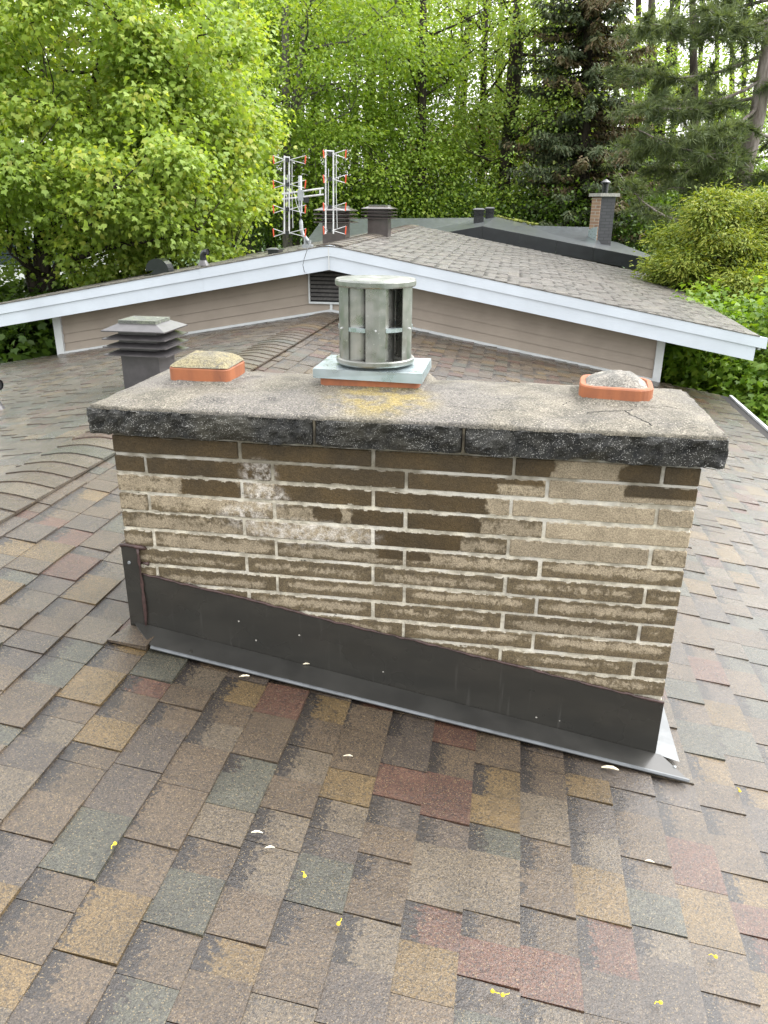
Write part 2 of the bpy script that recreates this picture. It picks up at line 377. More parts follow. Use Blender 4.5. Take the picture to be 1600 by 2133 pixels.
M_FLASHA = simple('scuffed_brown_flashing', (0.034, 0.033, 0.030, 1), 0.3, nscale=7, namt=0.25, bump=0.06, coat=0.4)
M_SFL = simple('dull_bent_metal', (0.22, 0.23, 0.235, 1), 0.38, nscale=9, namt=0.25, bump=0.15)  # bent metal, its pale grey includes the bright reflection at the corner
M_HEM = simple('flashing_edge_glint', (0.11, 0.118, 0.125, 1), 0.3, nscale=14, namt=0.3, bump=0.05, coat=0.3)  # edge grey lifted to carry the reflection along the hem
M_SEAL = simple('brown_sealant', (0.055, 0.030, 0.027, 1), 0.45, nscale=60, namt=0.4, bump=0.4)
M_WHITE = simple('white_painted_aluminium', (0.56, 0.61, 0.67, 1), 0.32, nscale=2.5, namt=0.05, bump=0.03)
M_TRIM = simple('white_trim', (0.56, 0.58, 0.58, 1), 0.45, nscale=6, namt=0.08)
M_SIDE = simple('taupe_siding', (0.315, 0.265, 0.215, 1), 0.6, nscale=3, namt=0.08, bump=0.05)
M_SIDE2 = simple('beige_wall', (0.42, 0.38, 0.32, 1), 0.8, nscale=3, namt=0.1)
M_SLAT = simple('dark_louvre', (0.10, 0.095, 0.09, 1), 0.5)
M_SLOT = simple('shadowed_louvre_back', (0.012, 0.012, 0.012, 1), 0.9)
M_VBR = simple('brown_vent_enamel', (0.062, 0.050, 0.047, 1), 0.30, nscale=10, namt=0.25, bump=0.04, coat=0.4)
M_VGR = simple('charcoal_vent_enamel', (0.060, 0.056, 0.058, 1), 0.33, nscale=12, namt=0.2, bump=0.04, coat=0.5)
M_MOSS = dome_mat('mossy_vent_top', (0.13, 0.145, 0.105, 1), (0.10, 0.105, 0.095, 1), (0.18, 0.19, 0.155, 1))
M_BLK = simple('black_plastic', (0.012, 0.014, 0.016, 1), 0.22, nscale=20, namt=0.2, bump=0.03, coat=0.3)
M_RED = simple('red_plastic', (0.62, 0.075, 0.025, 1), 0.45, nscale=20, namt=0.1)
M_DROP = simple('husk', (0.72, 0.64, 0.48, 1), 0.7, nscale=90, namt=0.3)
M_YEL = simple('yellow_blossom', (0.75, 0.55, 0.04, 1), 0.6, nscale=90, namt=0.2)
M_GRASS = simple('lawn', (0.035, 0.075, 0.015, 1), 0.95, nscale=0.8, namt=0.5, bump=0.5)
M_SLATE = simple('black_house_shingle', (0.055, 0.064, 0.069, 1), 0.45, nscale=8, namt=0.25, bump=0.3, coat=0.55)
M_SLATD = simple('black_fascia', (0.012, 0.015, 0.018, 1), 0.4, nscale=6, namt=0.25, coat=0.2)
M_FWHITE = simple('white_render', (0.78, 0.78, 0.76, 1), 0.8, nscale=2, namt=0.06)
M_GLASS = simple('dark_window', (0.03, 0.04, 0.05, 1), 0.1)
def bark_mat(name, a, b):
    s = Mat(name); p = s.pos()
    n1 = s.noise(s.scalev(p, 14, 14, 2.5), 1.0, 6, 0.6)
    return s.bsdf(color=s.mix(s.ss(n1, 0.35, 0.65), a, b), rough=0.9, spec=0.15, normal=s.bump(n1, 1.0, 0.03))
M_BARK = bark_mat('dark_wet_bark', (0.022, 0.018, 0.014, 1), (0.055, 0.046, 0.036, 1))
M_BARKG = bark_mat('grey_bark', (0.075, 0.068, 0.060, 1), (0.14, 0.13, 0.115, 1))
M_BARKP = bark_mat('pine_bark', (0.14, 0.115, 0.10, 1), (0.28, 0.245, 0.225, 1))
def leaf_mat(name, cols, trans=0.45, rough=0.45):
    s = Mat(name); t = s.attr('lr', 2); g = s.n('NewGeometry', out=0)
    cr = s.t.nodes.new('ShaderNodeValToRGB'); el = cr.color_ramp.elements
    while len(el) < len(cols): el.new(0.5)
    for i, c in enumerate(cols): el[i].position = i/(len(cols)-1); el[i].color = tuple(c)+(1,)
    s.t.links.new(t, cr.inputs[0]); c = cr.outputs[0]
    b = s.n('BsdfPrincipled', {'Base Color': c, 'Roughness': rough, 'Specular IOR Level': 0.4})
    c2 = s.mix(1.0, c, (1.5, 1.45, 0.55, 1), 'MULTIPLY')
    tr = s.n('BsdfTranslucent', {'Color': c2})
    mx = s.n('MixShader', {0: trans, 1: b, 2: tr}); s.t.links.new(mx, s.out.inputs[0])
    return s.m
M_LMAP = leaf_mat('maple_leaf', [(0.15, 0.225, 0.04), (0.225, 0.33, 0.058), (0.31, 0.41, 0.08), (0.43, 0.43, 0.09)])
M_LMID = leaf_mat('wood_leaf', [(0.12, 0.20, 0.03), (0.19, 0.30, 0.042), (0.27, 0.38, 0.06), (0.34, 0.40, 0.08)])
M_LLIT = leaf_mat('light_wood_leaf', [(0.13, 0.21, 0.045), (0.20, 0.30, 0.06), (0.28, 0.37, 0.08), (0.36, 0.40, 0.11)])
M_LDRK = leaf_mat('dark_green_leaf', [(0.04, 0.08, 0.014), (0.07, 0.13, 0.02), (0.12, 0.19, 0.03)])  # dark green leaf of the understorey and the left shrub
M_LSPR = leaf_mat('spruce_needle', [(0.05, 0.075, 0.035), (0.08, 0.105, 0.045), (0.105, 0.095, 0.045), (0.15, 0.10, 0.05)], 0.15, 0.7)
M_LPIN = leaf_mat('pine_needle', [(0.07, 0.10, 0.045), (0.11, 0.145, 0.06), (0.16, 0.20, 0.08)], 0.25, 0.6)
M_LCED = leaf_mat('cedar_spray', [(0.05, 0.085, 0.014), (0.14, 0.20, 0.028), (0.27, 0.32, 0.045), (0.36, 0.35, 0.065)], 0.3, 0.6)
M_LBRI = leaf_mat('bright_shrub_leaf', [(0.06, 0.12, 0.015), (0.13, 0.24, 0.025), (0.22, 0.34, 0.04), (0.32, 0.41, 0.06)])
M_LPNK = leaf_mat('pink_blossom', [(0.30, 0.12, 0.16), (0.42, 0.2, 0.26)])

# ------------------------------------------------------------------ ground
g = MB().add([(-900, -900, -3.7), (900, -900, -3.7), (900, 900, -3.7), (-900, 900, -3.7)], [(0, 1, 2, 3)]).build('ground', M_GRASS)
g['kind'] = 'structure'

# ------------------------------------------------------------------ the house
RX, EXP = -0.92, 0.1316
SL = 0.1757
def zr(x):  # lower roof, plane of the shingle faces
    return -0.6529-SL*x if x >= RX else -0.6529-SL*RX+SL*(x-RX)
house = thing('house', 'brown shingled house underfoot with a raised taupe gable section behind the brick chimney', 'house', (0, 0, -3.7))

PAL = [((0.128, 0.090, 0.055), 6.5), ((0.098, 0.095, 0.068), 2.6), ((0.138, 0.066, 0.042), 2.4), ((0.185, 0.122, 0.050), 2.2), ((0.155, 0.120, 0.080), 3), ((0.105, 0.080, 0.060), 3)]
PW = np.cumsum([p[1] for p in PAL]); PW = PW/PW[-1]
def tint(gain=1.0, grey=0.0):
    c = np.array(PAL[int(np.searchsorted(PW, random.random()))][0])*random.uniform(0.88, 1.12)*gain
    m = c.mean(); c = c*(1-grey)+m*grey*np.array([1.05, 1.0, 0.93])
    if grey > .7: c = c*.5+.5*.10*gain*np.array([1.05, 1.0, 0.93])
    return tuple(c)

def make_shingles(zf, xs, side, y0, y1, gain=1.0, grey=0.0, holes=None, lw=(0.08, 0.165), drop=0.013, tilt=0.0):
    """courses of laminated shingles: list of (centre, verts, faces, tint, band). side=+1 falls towards +x"""
    out = []
    F = [(4, 5, 6, 7), (0, 1, 5, 4), (1, 2, 6, 5), (2, 3, 7, 6), (3, 0, 4, 7)]
    for xb in xs:
        xa = xb-side*(EXP+0.022)
        y = y0-random.uniform(0, 0.3); raised = random.random() < 0.5
        jt = random.uniform(-0.0015, 0.0015)
        while y < y1:
            L = random.uniform(*lw)*(1.15 if raised else 0.85)
            ya, yb = max(y, y0), min(y+L, y1)
            if yb-ya > 0.012:
                hb = 0.0108 if raised else 0.0058
                hb += random.uniform(-0.0008, 0.001)
                ha = 0.0022 if raised else 0.0012
                g_ = 0.0008
                e1 = xb+side*(jt+random.uniform(-0.0012, 0.0012)); e2 = xb+side*(jt+random.uniform(-0.0012, 0.0012))
                P = []
                zz = lambda x, yy, h: zf(x)-drop+h+tilt*yy
                sk = random.uniform(-0.0012, 0.0012)
                cr = [(xa, ya+g_), (e1, ya+g_+sk), (e2, yb-g_+sk), (xa, yb-g_)]
                if side < 0: cr = [cr[3], cr[2], cr[1], cr[0]]
                hs_ = [ha, hb, hb, ha]
                bot = [(a, b, zz(a, b, -0.004)) for a, b in cr]
                top = [(a, b, zz(a, b, h+random.uniform(-0.0004, 0.0004))) for (a, b), h in zip(cr, hs_)]
                bd = [0.0]*8
                if not raised: bd = [1.0, 0.05, 0.05, 1.0]*2
                elif random.random() < 0.12: bd = [0.75, 0.0, 0.0, 0.75]*2
                t = tint(gain, grey)
                out.append((((xa+xb)/2, (ya+yb)/2), bot+top, F, t, bd))
            y += L
            raised = (not raised) if random.random() < 0.74 else raised
    return out

def emit(m, s_): m.add(s_[1], s_[2], tint=s_[3], band=s_[4])

# lower roof deck
m = MB()
for side in (1, -1):
    x0, x1 = RX, (3.64 if side > 0 else -5.5)
    q = [(x0, -6.0), (x1, -6.0), (x1, 6.97), (x0, 6.97)]
    if side < 0: q = q[::-1]
    top = [(a, b, zr(a)-0.0175) for a, b in q]; bot = [(a, b, zr(a)-0.14) for a, b in q]
    m.hexa(bot, top)
lower = m.build('lower_roof', M_DECK, house, label='wide low brown asphalt shingle roof falling to both sides of the brick chimney')
xsR = [0.094+EXP*k for k in range(-6, 27)]
xsL = [RX-0.10-EXP*k for k in range(0, 34)]
S = make_shingles(zr, xsR, 1, -5.8, 6.93) + make_shingles(zr, xsL, -1, -5.8, 6.93, 1.12, 0.35)  # left slope paler and greyer: sky sheen put into its tints
S = [s for s in S if not (0.02 < s[0][0] < 1.68 and 0.06 < s[0][1] < 0.44)]
def vis(s):
    x, y = s[0]; p = np.array([x, y, zr(x)])-CAM; d = np.linalg.norm(p)
    zc = p@FW
    if zc <= 0.3: return 1e9
    u = 800+1600*(p@RT)/zc; v = 1066.5-1600*(p@UP)/zc
    if not (-60 < u < 1660 and -60 < v < 2240): return 1e8+d
    if 0 < x < 1.7 and -0.02 < y < 0.5: return 1e7
    if 150 < u < 1450 and 900 < v < 1350 + (u-285)*0.255 and y > 0: return 1e7+d
    return d
S.sort(key=vis)
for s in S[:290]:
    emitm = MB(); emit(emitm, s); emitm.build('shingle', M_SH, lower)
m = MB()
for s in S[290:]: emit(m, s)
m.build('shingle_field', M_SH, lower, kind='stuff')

def ridge_caps(parent, rx, zf, ya, yb, half, mat, name, gain=1.0, grey=0.0, step=0.142, tilt=0.0, w_edge=0.0):
    n = int((yb-ya)/step); prof = [-half, -half*0.45, -0.028, 0.0, 0.028, half*0.45, half]
    for i in range(n):
        y0 = ya+i*step; y1 = y0+step+0.02
        j = random.uniform(-0.004, 0.004)
        mm = MB(); vs = []
        for yy, h in ((y0, 0.0085), (y1, 0.002)):
            for layer in (0, 1):
                for k_, px in enumerate(prof):
                    x = rx+px+j*0.4
                    zb = zf(rx+px)
                    r = 0.007 if abs(px) < 0.001 else (0.0035 if abs(px) < 0.03 else 0.0)
                    vs.append((x, yy+j*0.5*(k_-3)/3, zb-0.0015+h*(1 if layer else 0)-(0.0 if layer else 0.006)-r+tilt*yy+0.002))
        K = len(prof); fs = []
        a0, a1, b0, b1 = 0, K, 2*K, 3*K
        for k_ in range(K-1):
            fs.append((a1+k_, a1+k_+1, b1+k_+1, b1+k_)); fs.append((a0+k_, a0+k_+1, a1+k_+1, a1+k_)); fs.append((b0+k_+1, b0+k_, b1+k_, b1+k_+1))
        fs.append((a0, a1, b1, b0)); fs.append((a1+K-1, a0+K-1, b0+K-1, b1+K-1))
        mm.add(vs, fs, tint=tint(gain, grey), band=[0.0 if q < 2*K else 0.62 for q in range(4*K)])
        mm.build(name, mat, parent)
ridge_caps(lower, RX, zr, -2.6, 6.90, 0.165, M_SH, 'ridge_shingle', tilt=0.002)
# the tab lapped over the left end of the chimney apron
m = MB(); c4 = [(-.036, -.122), (.094, -.122), (.094, -.018), (-.012, -.018)]; h4 = (.0015, .0125, .0125, .0015)
m.hexa([(a, b, zr(a)-.006+h*.3) for (a, b), h in zip(c4, h4)], [(a, b, zr(a)+h) for (a, b), h in zip(c4, h4)], tint=(0.130, 0.094, 0.062), band=0.0); m.build('shingle', M_SH, lower)
# white drip edge along the right eave
MB().hexa([(3.635, -5.9, zr(3.635)-.10), (3.665, -5.9, zr(3.635)-.10), (3.665, 6.97, zr(3.635)-.10), (3.635, 6.97, zr(3.635)-.10)],
          [(3.635, -5.9, zr(3.635)+.004), (3.665, -5.9, zr(3.635)+.004), (3.665, 6.97, zr(3.635)+.004), (3.635, 6.97, zr(3.635)+.004)]).build('drip_edge', M_TRIM, house)
# walls under the lower roof
MB().box(-5.0, 3.15, -5.4, 6.6, -3.7, -1.65).build('wall', M_SIDE2, house)

# upper section -----------------------------------------------------------
UXR, UZ, US, UT = -0.86, 0.271, 0.181, 0.0115
YF, YW, YB = 6.55, 6.93, 13.65
def zu(x): return UZ-US*abs(x-UXR)
UE_R, UE_L = 3.76, -5.5
m = MB()
for side, xe in ((1, UE_R), (-1, UE_L)):
    q = [(UXR, YF+0.02), (xe, YF+0.02), (xe, YB), (UXR, YB)]
    if side < 0: q = q[::-1]
    top = [(a, b, zu(a)-0.019+UT*(b-YF)) for a, b in q]; bot = [(a, b, zu(a)-0.12+UT*(b-YF)) for a, b in q]
    m.hexa(bot, top)
upper = m.build('upper_roof', M_DECK, house, label='raised faded shingle roof behind the white gable fascia')
xs2 = [UXR+0.1+EXP*k for k in range(0, 35)]; xs3 = [UXR-0.1-EXP*k for k in range(0, 35)]
zuf = lambda x: zu(x)-UT*YF
S2 = make_shingles(zuf, xs2, 1, YF-0.012, YB, 2.4, 0.82, tilt=UT, lw=(0.16, 0.30)) + make_shingles(zuf, xs3, -1, YF-0.012, YB, 2.3, 0.8, tilt=UT, lw=(0.16, 0.3))
m = MB()
for s in S2: emit(m, s)
m.build('shingle_field', M_SHU, upper, kind='stuff')
ridge_caps(upper, UXR, zuf, YF+0.05, YB-0.05, 0.15, M_SHU, 'ridge_shingle', 2.0, 0.6, tilt=UT, step=0.30)

# rake fascia boards (two per side, upper one proud of the lower)
def rake(xa, xb, yo, yi, t0, t1, ends=(0, 0)):
    a = [(xa, zu(xa)+t0), (xb, zu(xb)+t0), (xb, zu(xb)+t1), (xa, zu(xa)+t1)]
    if xb < xa: a = [a[1], a[0], a[3], a[2]]
    return MB().add([(x, yo, z) for x, z in a]+[(x, yi, z) for x, z in a], [(0, 3, 2, 1)[::-1], (4, 7, 6, 5), (0, 1, 5, 4)[::-1], (1, 2, 6, 5)[::-1], (2, 3, 7, 6)[::-1], (3, 0, 4, 7)[::-1]])
for xa, xb in ((UXR, UE_R+0.04), (UXR, -2.36), (-2.362, UE_L)):
    rake(xa, xb, YF-0.006 if xb != UE_L else YF-0.003, YF+0.035, -0.125, -0.012).build('fascia_board', M_WHITE, house)
for xa, xb in ((UXR, UE_R-0.06), (UXR, -2.33), (-2.332, UE_L)):
    rake(xa, xb, YF+0.010 if xb != UE_L else YF+0.014, YF+0.035, -0.272, -0.1255).build('fascia_board', M_WHITE, house)
# thin cap where the two sides meet
MB().add([(UXR-.006, YF-.009, UZ-.012), (UXR+.006, YF-.009, UZ-.012), (UXR+.006, YF-.009, UZ-.27), (UXR-.006, YF-.009, UZ-.27),
          (UXR-.006, YF+.01, UZ-.012), (UXR+.006, YF+.01, UZ-.012), (UXR+.006, YF+.01, UZ-.27), (UXR-.006, YF+.01, UZ-.27)],
         [(3, 2, 1, 0), (0, 1, 5, 4), (1, 2, 6, 5), (2, 3, 7, 6), (3, 0, 4, 7)]).build('seam_cover', M_TRIM, house)
# soffit
m = MB()
for xa, xb in ((UXR, UE_R-0.08), (UXR, UE_L)):
    q = [(xa, YF+.036), (xb, YF+.036), (xb, YW-.01), (xa, YW-.01)]
    if xb < xa: q = q[::-1]
    m.hexa([(a, b, zu(a)-.20) for a, b in q], [(a, b, zu(a)-.185) for a, b in q])
m.build('soffit', M_TRIM, house)
# eave fascia right side
MB().hexa([(UE_R-.03, YF+.04, zu(UE_R)-.15), (UE_R, YF+.04, zu(UE_R)-.15), (UE_R, YB, zu(UE_R)-.07), (UE_R-.03, YB, zu(UE_R)-.07)],
          [(UE_R-.03, YF+.04, zu(UE_R)-.02), (UE_R, YF+.04, zu(UE_R)-.02), (UE_R, YB, zu(UE_R)+.06), (UE_R-.03, YB, zu(UE_R)+.06)]).build('eave_board', M_TRIM, house)
# wall box behind the siding, then the lapped boards, parallel to the rake
WB = -0.470
wz = lambda x: WB-0.178*abs(x+0.93)
WL, WR = -4.42, 2.80
m = MB()
m.add([(WL, YW+.03, -3.7), (WR, YW+.03, -3.7), (WR, YW+.03, wz(WR)+.46), (-.93, YW+.03, WB+.58), (WL, YW+.03, wz(WL)+.46),
       (WL, YB-.4, -3.7), (WR, YB-.4, -3.7), (WR, YB-.4, wz(WR)+.46), (-.93, YB-.4, WB+.58), (WL, YB-.4, wz(WL)+.46)],
      [(0, 1, 2, 3, 4), (9, 8, 7, 6, 5), (1, 6, 7, 2), (5, 0, 4, 9), (2, 7, 8, 3), (3, 8, 9, 4)])
m.build('gable_wall', M_SIDE2, house)
BH = 0.113
for k in range(5):
    for xa, xb in ((WL+.02, -.936), (-.924, WR-.02)):
        z0 = -0.012+k*BH; z1 = z0+BH-0.001
        vs = []
        for yy, dz in ((0.014, 0), (0.030, 0)):
            pass
        a = [(xa, YW+0.002, wz(xa)+z0+.001), (xb, YW+0.002, wz(xb)+z0+.001), (xb, YW+0.017, wz(xb)+z1), (xa, YW+0.017, wz(xa)+z1)]
        b = [(x, YW+0.028, z) for x, _, z in a]
        MB().add(a+b, [(0, 1, 2, 3), (7, 6, 5, 4), (0, 4, 5, 1), (1, 5, 6, 2), (2, 6, 7, 3), (3, 7, 4, 0)]).build('siding_board', M_SIDE, house)
# trims
def slopetrim(xa, xb, t0, t1, y0, y1, nm):
    a = [(xa, wz(xa)+t0), (xb, wz(xb)+t0), (xb, wz(xb)+t1), (xa, wz(xa)+t1)]
    MB().add([(x, y0, z) for x, z in a]+[(x, y1, z) for x, z in a], [(0, 1, 2, 3), (7, 6, 5, 4), (0, 4, 5, 1), (1, 5, 6, 2), (2, 6, 7, 3), (3, 7, 4, 0)]).build(nm, M_TRIM, house)
slopetrim(WL-.06, -.93, -.025, .003, YW-.02, YW+.012, 'base_trim')
slopetrim(-.93, WR+.02, -.025, .003, YW-.02, YW+.012, 'base_trim')
MB().box(WL-.07, WL+.03, YW-.025, YW+.04, wz(WL)-.06, wz(WL)+.46).build('corner_post', M_TRIM, house)
MB().box(WR-.03, WR+.055, YW-.025, YW+.04, wz(WR)-.06, wz(WR)+.46).build('corner_post', M_TRIM, house)
MB().box(-.945, -.915, YW-.012, YW+.004, WB, -.385).build('joint_trim', M_TRIM, house)
# gable louvre
lx0, lx1, lz0, lz1 = -1.175, -0.685, -0.385, 0.05
lou = MB().box(lx0, lx1, YW-.010, YW+.001, lz0, lz1).build('gable_louvre', M_SLOT, house)
m = MB(); m.box(lx0-.018, lx0, YW-.03, YW+.003, lz0-.02, lz1); m.box(lx1, lx1+.018, YW-.03, YW+.003, lz0-.02, lz1); m.box(lx0, lx1, YW-.03, YW+.003, lz0-.022, lz0)
m.build('frame', M_TRIM, lou)
for k in range(9):
    z = lz0+0.022+k*0.045
    MB().hexa([(lx0, YW-.028, z), (lx1, YW-.028, z), (lx1, YW-.012, z+.022), (lx0, YW-.012, z+.022)],
              [(lx0, YW-.028, z+.005), (lx1, YW-.028, z+.005), (lx1, YW-.012, z+.027), (lx0, YW-.012, z+.027)]).build('slat', M_SLAT, lou)

# ------------------------------------------------------------------ the chimney
HC, L0, SH_ = 0.0617, 0.4, 0.097
CW = 4*L0+SH_; CD = 0.50; J = 0.0105
chim = thing('chimney', 'wide tan brick chimney with a blackened concrete cap and three clay flues', 'chimney', (CW/2, CD/2, -0.9))
MB().box(0.0045, CW-0.0045, 0.0045, CD-0.0045, -1.05, 0.012).build('mortar_core', M_MORT, chim)
def brick(x0, x1, y0, y1, k, face):
    z1 = -HC*k-J/2; z0 = -HC*(k+1)+J/2
    jx = [random.uniform(-.0015, .0015) for _ in range(6)]
    m = MB()
    x0 += jx[0]*(x0 > 0.01); x1 += jx[1]*(x1 < CW-.01); z0 += jx[2]; z1 += jx[3]
    dy = random.uniform(-.0015, .0015) if face == 'f' else 0
    dry = {0: .58, 1: .60, 2: .72, 3: .66, 4: .66, 5: .60}.get(k, .50)
    if x0 > 1.1: dry += 0.16 if k < 6 else 0.03
    if k >= 2 and x1-x0 < .12 and x0 > 1: dry -= .22 if k > 3 else 0
    streak = {0: .05, 1: .1, 2: .25, 3: .45, 4: .4, 5: .75}.get(k, 1.0)
    if x0 > 1.1 and k < 5: streak = .1
    if k == 0: dry = .9
    if face == 's': dry, streak = .5, .4
    q = (dry+random.uniform(-.13, .10), streak*random.uniform(.65, 1.25), random.random())
    m.cbox(x0, x1, y0+dy, y1+dy, z0, z1, 0.0022)
    uv = []
    for (x, y, z) in m.v:
        uu = (x-x0)/(x1-x0) if face == 'f' else (y-y0)/(y1-y0)
        uv.append((uu, (z-z0)/(z1-z0), 0.0))
    # cut off corners a little so no edge is ruler straight
    m.v = [(x, y+random.uniform(-.0007, .0007), z+random.uniform(-.0007, .0007)) for x, y, z in m.v]
    m.a['buv'] = uv; m.a['bq'] = [q]*len(m.v)
    m.build('brick', M_BRICK, chim)
for k in range(16):
    if k % 2 == 0:
        spans = [(0, L0), (L0, 2*L0), (2*L0, 3*L0), (3*L0, 4*L0), (4*L0, CW)]
    else:
        spans = [(0, SH_)]+[(SH_+i*L0, SH_+(i+1)*L0) for i in range(4)]
    for i, (a, b) in enumerate(spans):
        hdr = (b-a) < .12
        a2 = a+J/2 if i > 0 else a; b2 = b-J/2 if i < 4 else b
        brick(a2, b2, 0, .39 if hdr else .09, k, 'f')
        if not hdr: brick(a2, b2, CD-.09, CD, k, 'f')
    # side faces
    eL = spans[0][1]-spans[0][0] < .12; eR = not eL
    for left in (True, False):
        x0, x1 = (0, .0875) if left else (CW-.0875, CW)
        if (left and eL) or (not left and eR):
            brick(x0, x1, .40, CD if not ((left and eL) or (not left and eR)) else CD, k, 's')
        else: brick(x0, x1, .0995, CD-.0995, k, 's')

# cap slabs: rough front, built as displaced grids
CX0, CX1, CY0, CY1, CZ0, CZ1 = -0.044, CW+0.053, -0.048, 0.545, 0.0105, 0.086
def fbm(x, y, z=0.0):
    from mathutils import noise as mn
    return mn.fractal(Vector((x, y, z)), 1.0, 2.0, 4)
def slab(x0, x1, last=False, first=False):
    m = MB()
    nx = int((x1-x0)/0.012); ring = []
    # cross-section walked round front bottom -> front top -> back top -> back bottom
    prof = []
    nzf = 8
    for i in range(nzf+1):
        t = i/nzf; prof.append((CY0, CZ0+(CZ1-CZ0)*t, 1.0))
    ny = 6
    for i in range(1, ny+1): prof.append((CY0+(CY1-CY0)*i/ny, CZ1, 0.0))
    for i in range(1, 4): prof.append((CY1, CZ1-(CZ1-CZ0)*i/3, 0.0))
    for i in range(1, ny): prof.append((CY1+(CY0-CY1)*i/ny, CZ0, 0.0))
    n = len(prof); vs = []
    for a in range(nx+1):
        x = x0+(x1-x0)*a/nx
        for (y, z, fr) in prof:
            dx = dy = dz = 0
            if fr:
                t = (z-CZ0)/(CZ1-CZ0)
                d = fbm(x*9, z*14, 3.1)*0.018 + fbm(x*34, z*36, 9)*0.013
                edge = 0.006*(abs(2*t-1)**4)
                dy = d+edge; dz = fbm(x*7, z*3, 5)*0.003
            ex = 0
            if a == 0: ex = (0.0025 if not first else 0.004*(fbm(y*14, z*30, 2)))
            if a == nx: ex = (-0.0025 if not last else -0.002+0.006*fbm(y*14, z*30, 2)-0.003)
            if a in (0, nx) and fr: dy += 0.004
            vs.append((x+ex, y+dy, z+dz))
    fs = [((a)*n+j, (a+1)*n+j, (a+1)*n+(j+1) % n, a*n+(j+1) % n) for a in range(nx) for j in range(n)]
    fs.append(tuple(range(n))); fs.append(tuple(reversed(range(nx*n, nx*n+n))))
    m.add(vs, fs)
    m.build('cap_slab', M_SLAB, chim, label='blackened aggregate concrete slab of the chimney cap')
slab(CX0, 0.6345, first=True); slab(0.6415, 1.0545); slab(1.0615, CX1, last=True)

for xs_j in (.638, 1.058): MB().box(xs_j-.0035, xs_j+.0035, CY0+.010, CY1-.01, CZ0+.001, CZ1-.001).build('slab_joint', M_SEAMM, chim)
# cement wash on top: a thin crowned sheet with ragged edges
def washz(x, y):
    tx = min((x-CX0), (CX1-x)); ty = min(y-CY0, CY1-y)
    e = min(tx, ty)
    c = 0.030*(1-math.exp(-max(e, 0)/0.10))
    return CZ1+0.006+c+fbm(x*5, y*5, 1)*0.004+fbm(x*24, y*24, 4)*0.0016
NX, NY = 170, 54
vs = []; fs = []
for j in range(NY+1):
    for i in range(NX+1):
        x = CX0+0.004+(CX1-CX0-0.008)*i/NX; y = CY0+0.008+(CY1-CY0-0.012)*j/NY
        if j == 0: y += 0.004*fbm(x*18, 1.0, 0)+0.003*fbm(x*60, 1, 0)
        if j == NY: y += 0.010*fbm(x*9, 2.0, 0)
        if i == 0: x += 0.008*fbm(y*12, 4, 0)+0.004
        if i == NX: x += 0.014*fbm(y*10, 6, 0)-0.008
        # rounded far right corner
        if i > NX-4 and j > NY-4: x -= 0.02; y -= 0.02
        vs.append((x, y, washz(x, y)))
nv = len(vs)
for j in range(NY):
    for i in range(NX):
        a = j*(NX+1)+i; fs.append((a, a+1, a+NX+2, a+NX+1))
rim = [i for i in range(NX+1)]+[j*(NX+1)+NX for j in range(1, NY+1)]+[NY*(NX+1)+i for i in range(NX-1, -1, -1)]+[j*(NX+1) for j in range(NY-1, 0, -1)]
for r in rim: vs.append((vs[r][0], vs[r][1], CZ1-0.002))
for q in range(len(rim)):
    a, b = rim[q], rim[(q+1) % len(rim)]; c, d = nv+q, nv+(q+1) % len(rim)
    fs.append((a, c, d, b))
wash = MB().add(vs, fs).build('cement_wash', M_WASH, chim, smooth=True)
def crack(pts, r):
    P = []
    for a, b in zip(pts[:-1], pts[1:]):
        for t in np.linspace(0, 1, 7)[:-1]:
            x = a[0]+(b[0]-a[0])*t+random.uniform(-.004, .004); y = a[1]+(b[1]-a[1])*t+random.uniform(-.003, .003)
            P.append((x, y, washz(x, y)-0.0002))
    MB().tube(P, [r*random.uniform(.5, 1.2) for _ in P], 5).build('crack', M_SLOT, wash)
crack([(1.385, .075), (1.44, .105), (1.50, .118), (1.53, .135)], .0019)
crack([(1.50, .118), (1.505, .075), (1.54, .03), (1.56, .0)], .0018)
crack([(1.33, .145), (1.35, .19)], .0014)
crack([(1.60, .20), (1.68, .19)], .0012)
crack([(.70, .26), (.735, .22)], .0010)
crack([(1.02, .08), (1.10, .06), (1.18, .065)], .0009)
crack([(.30, .05), (.34, .02)], .0010)

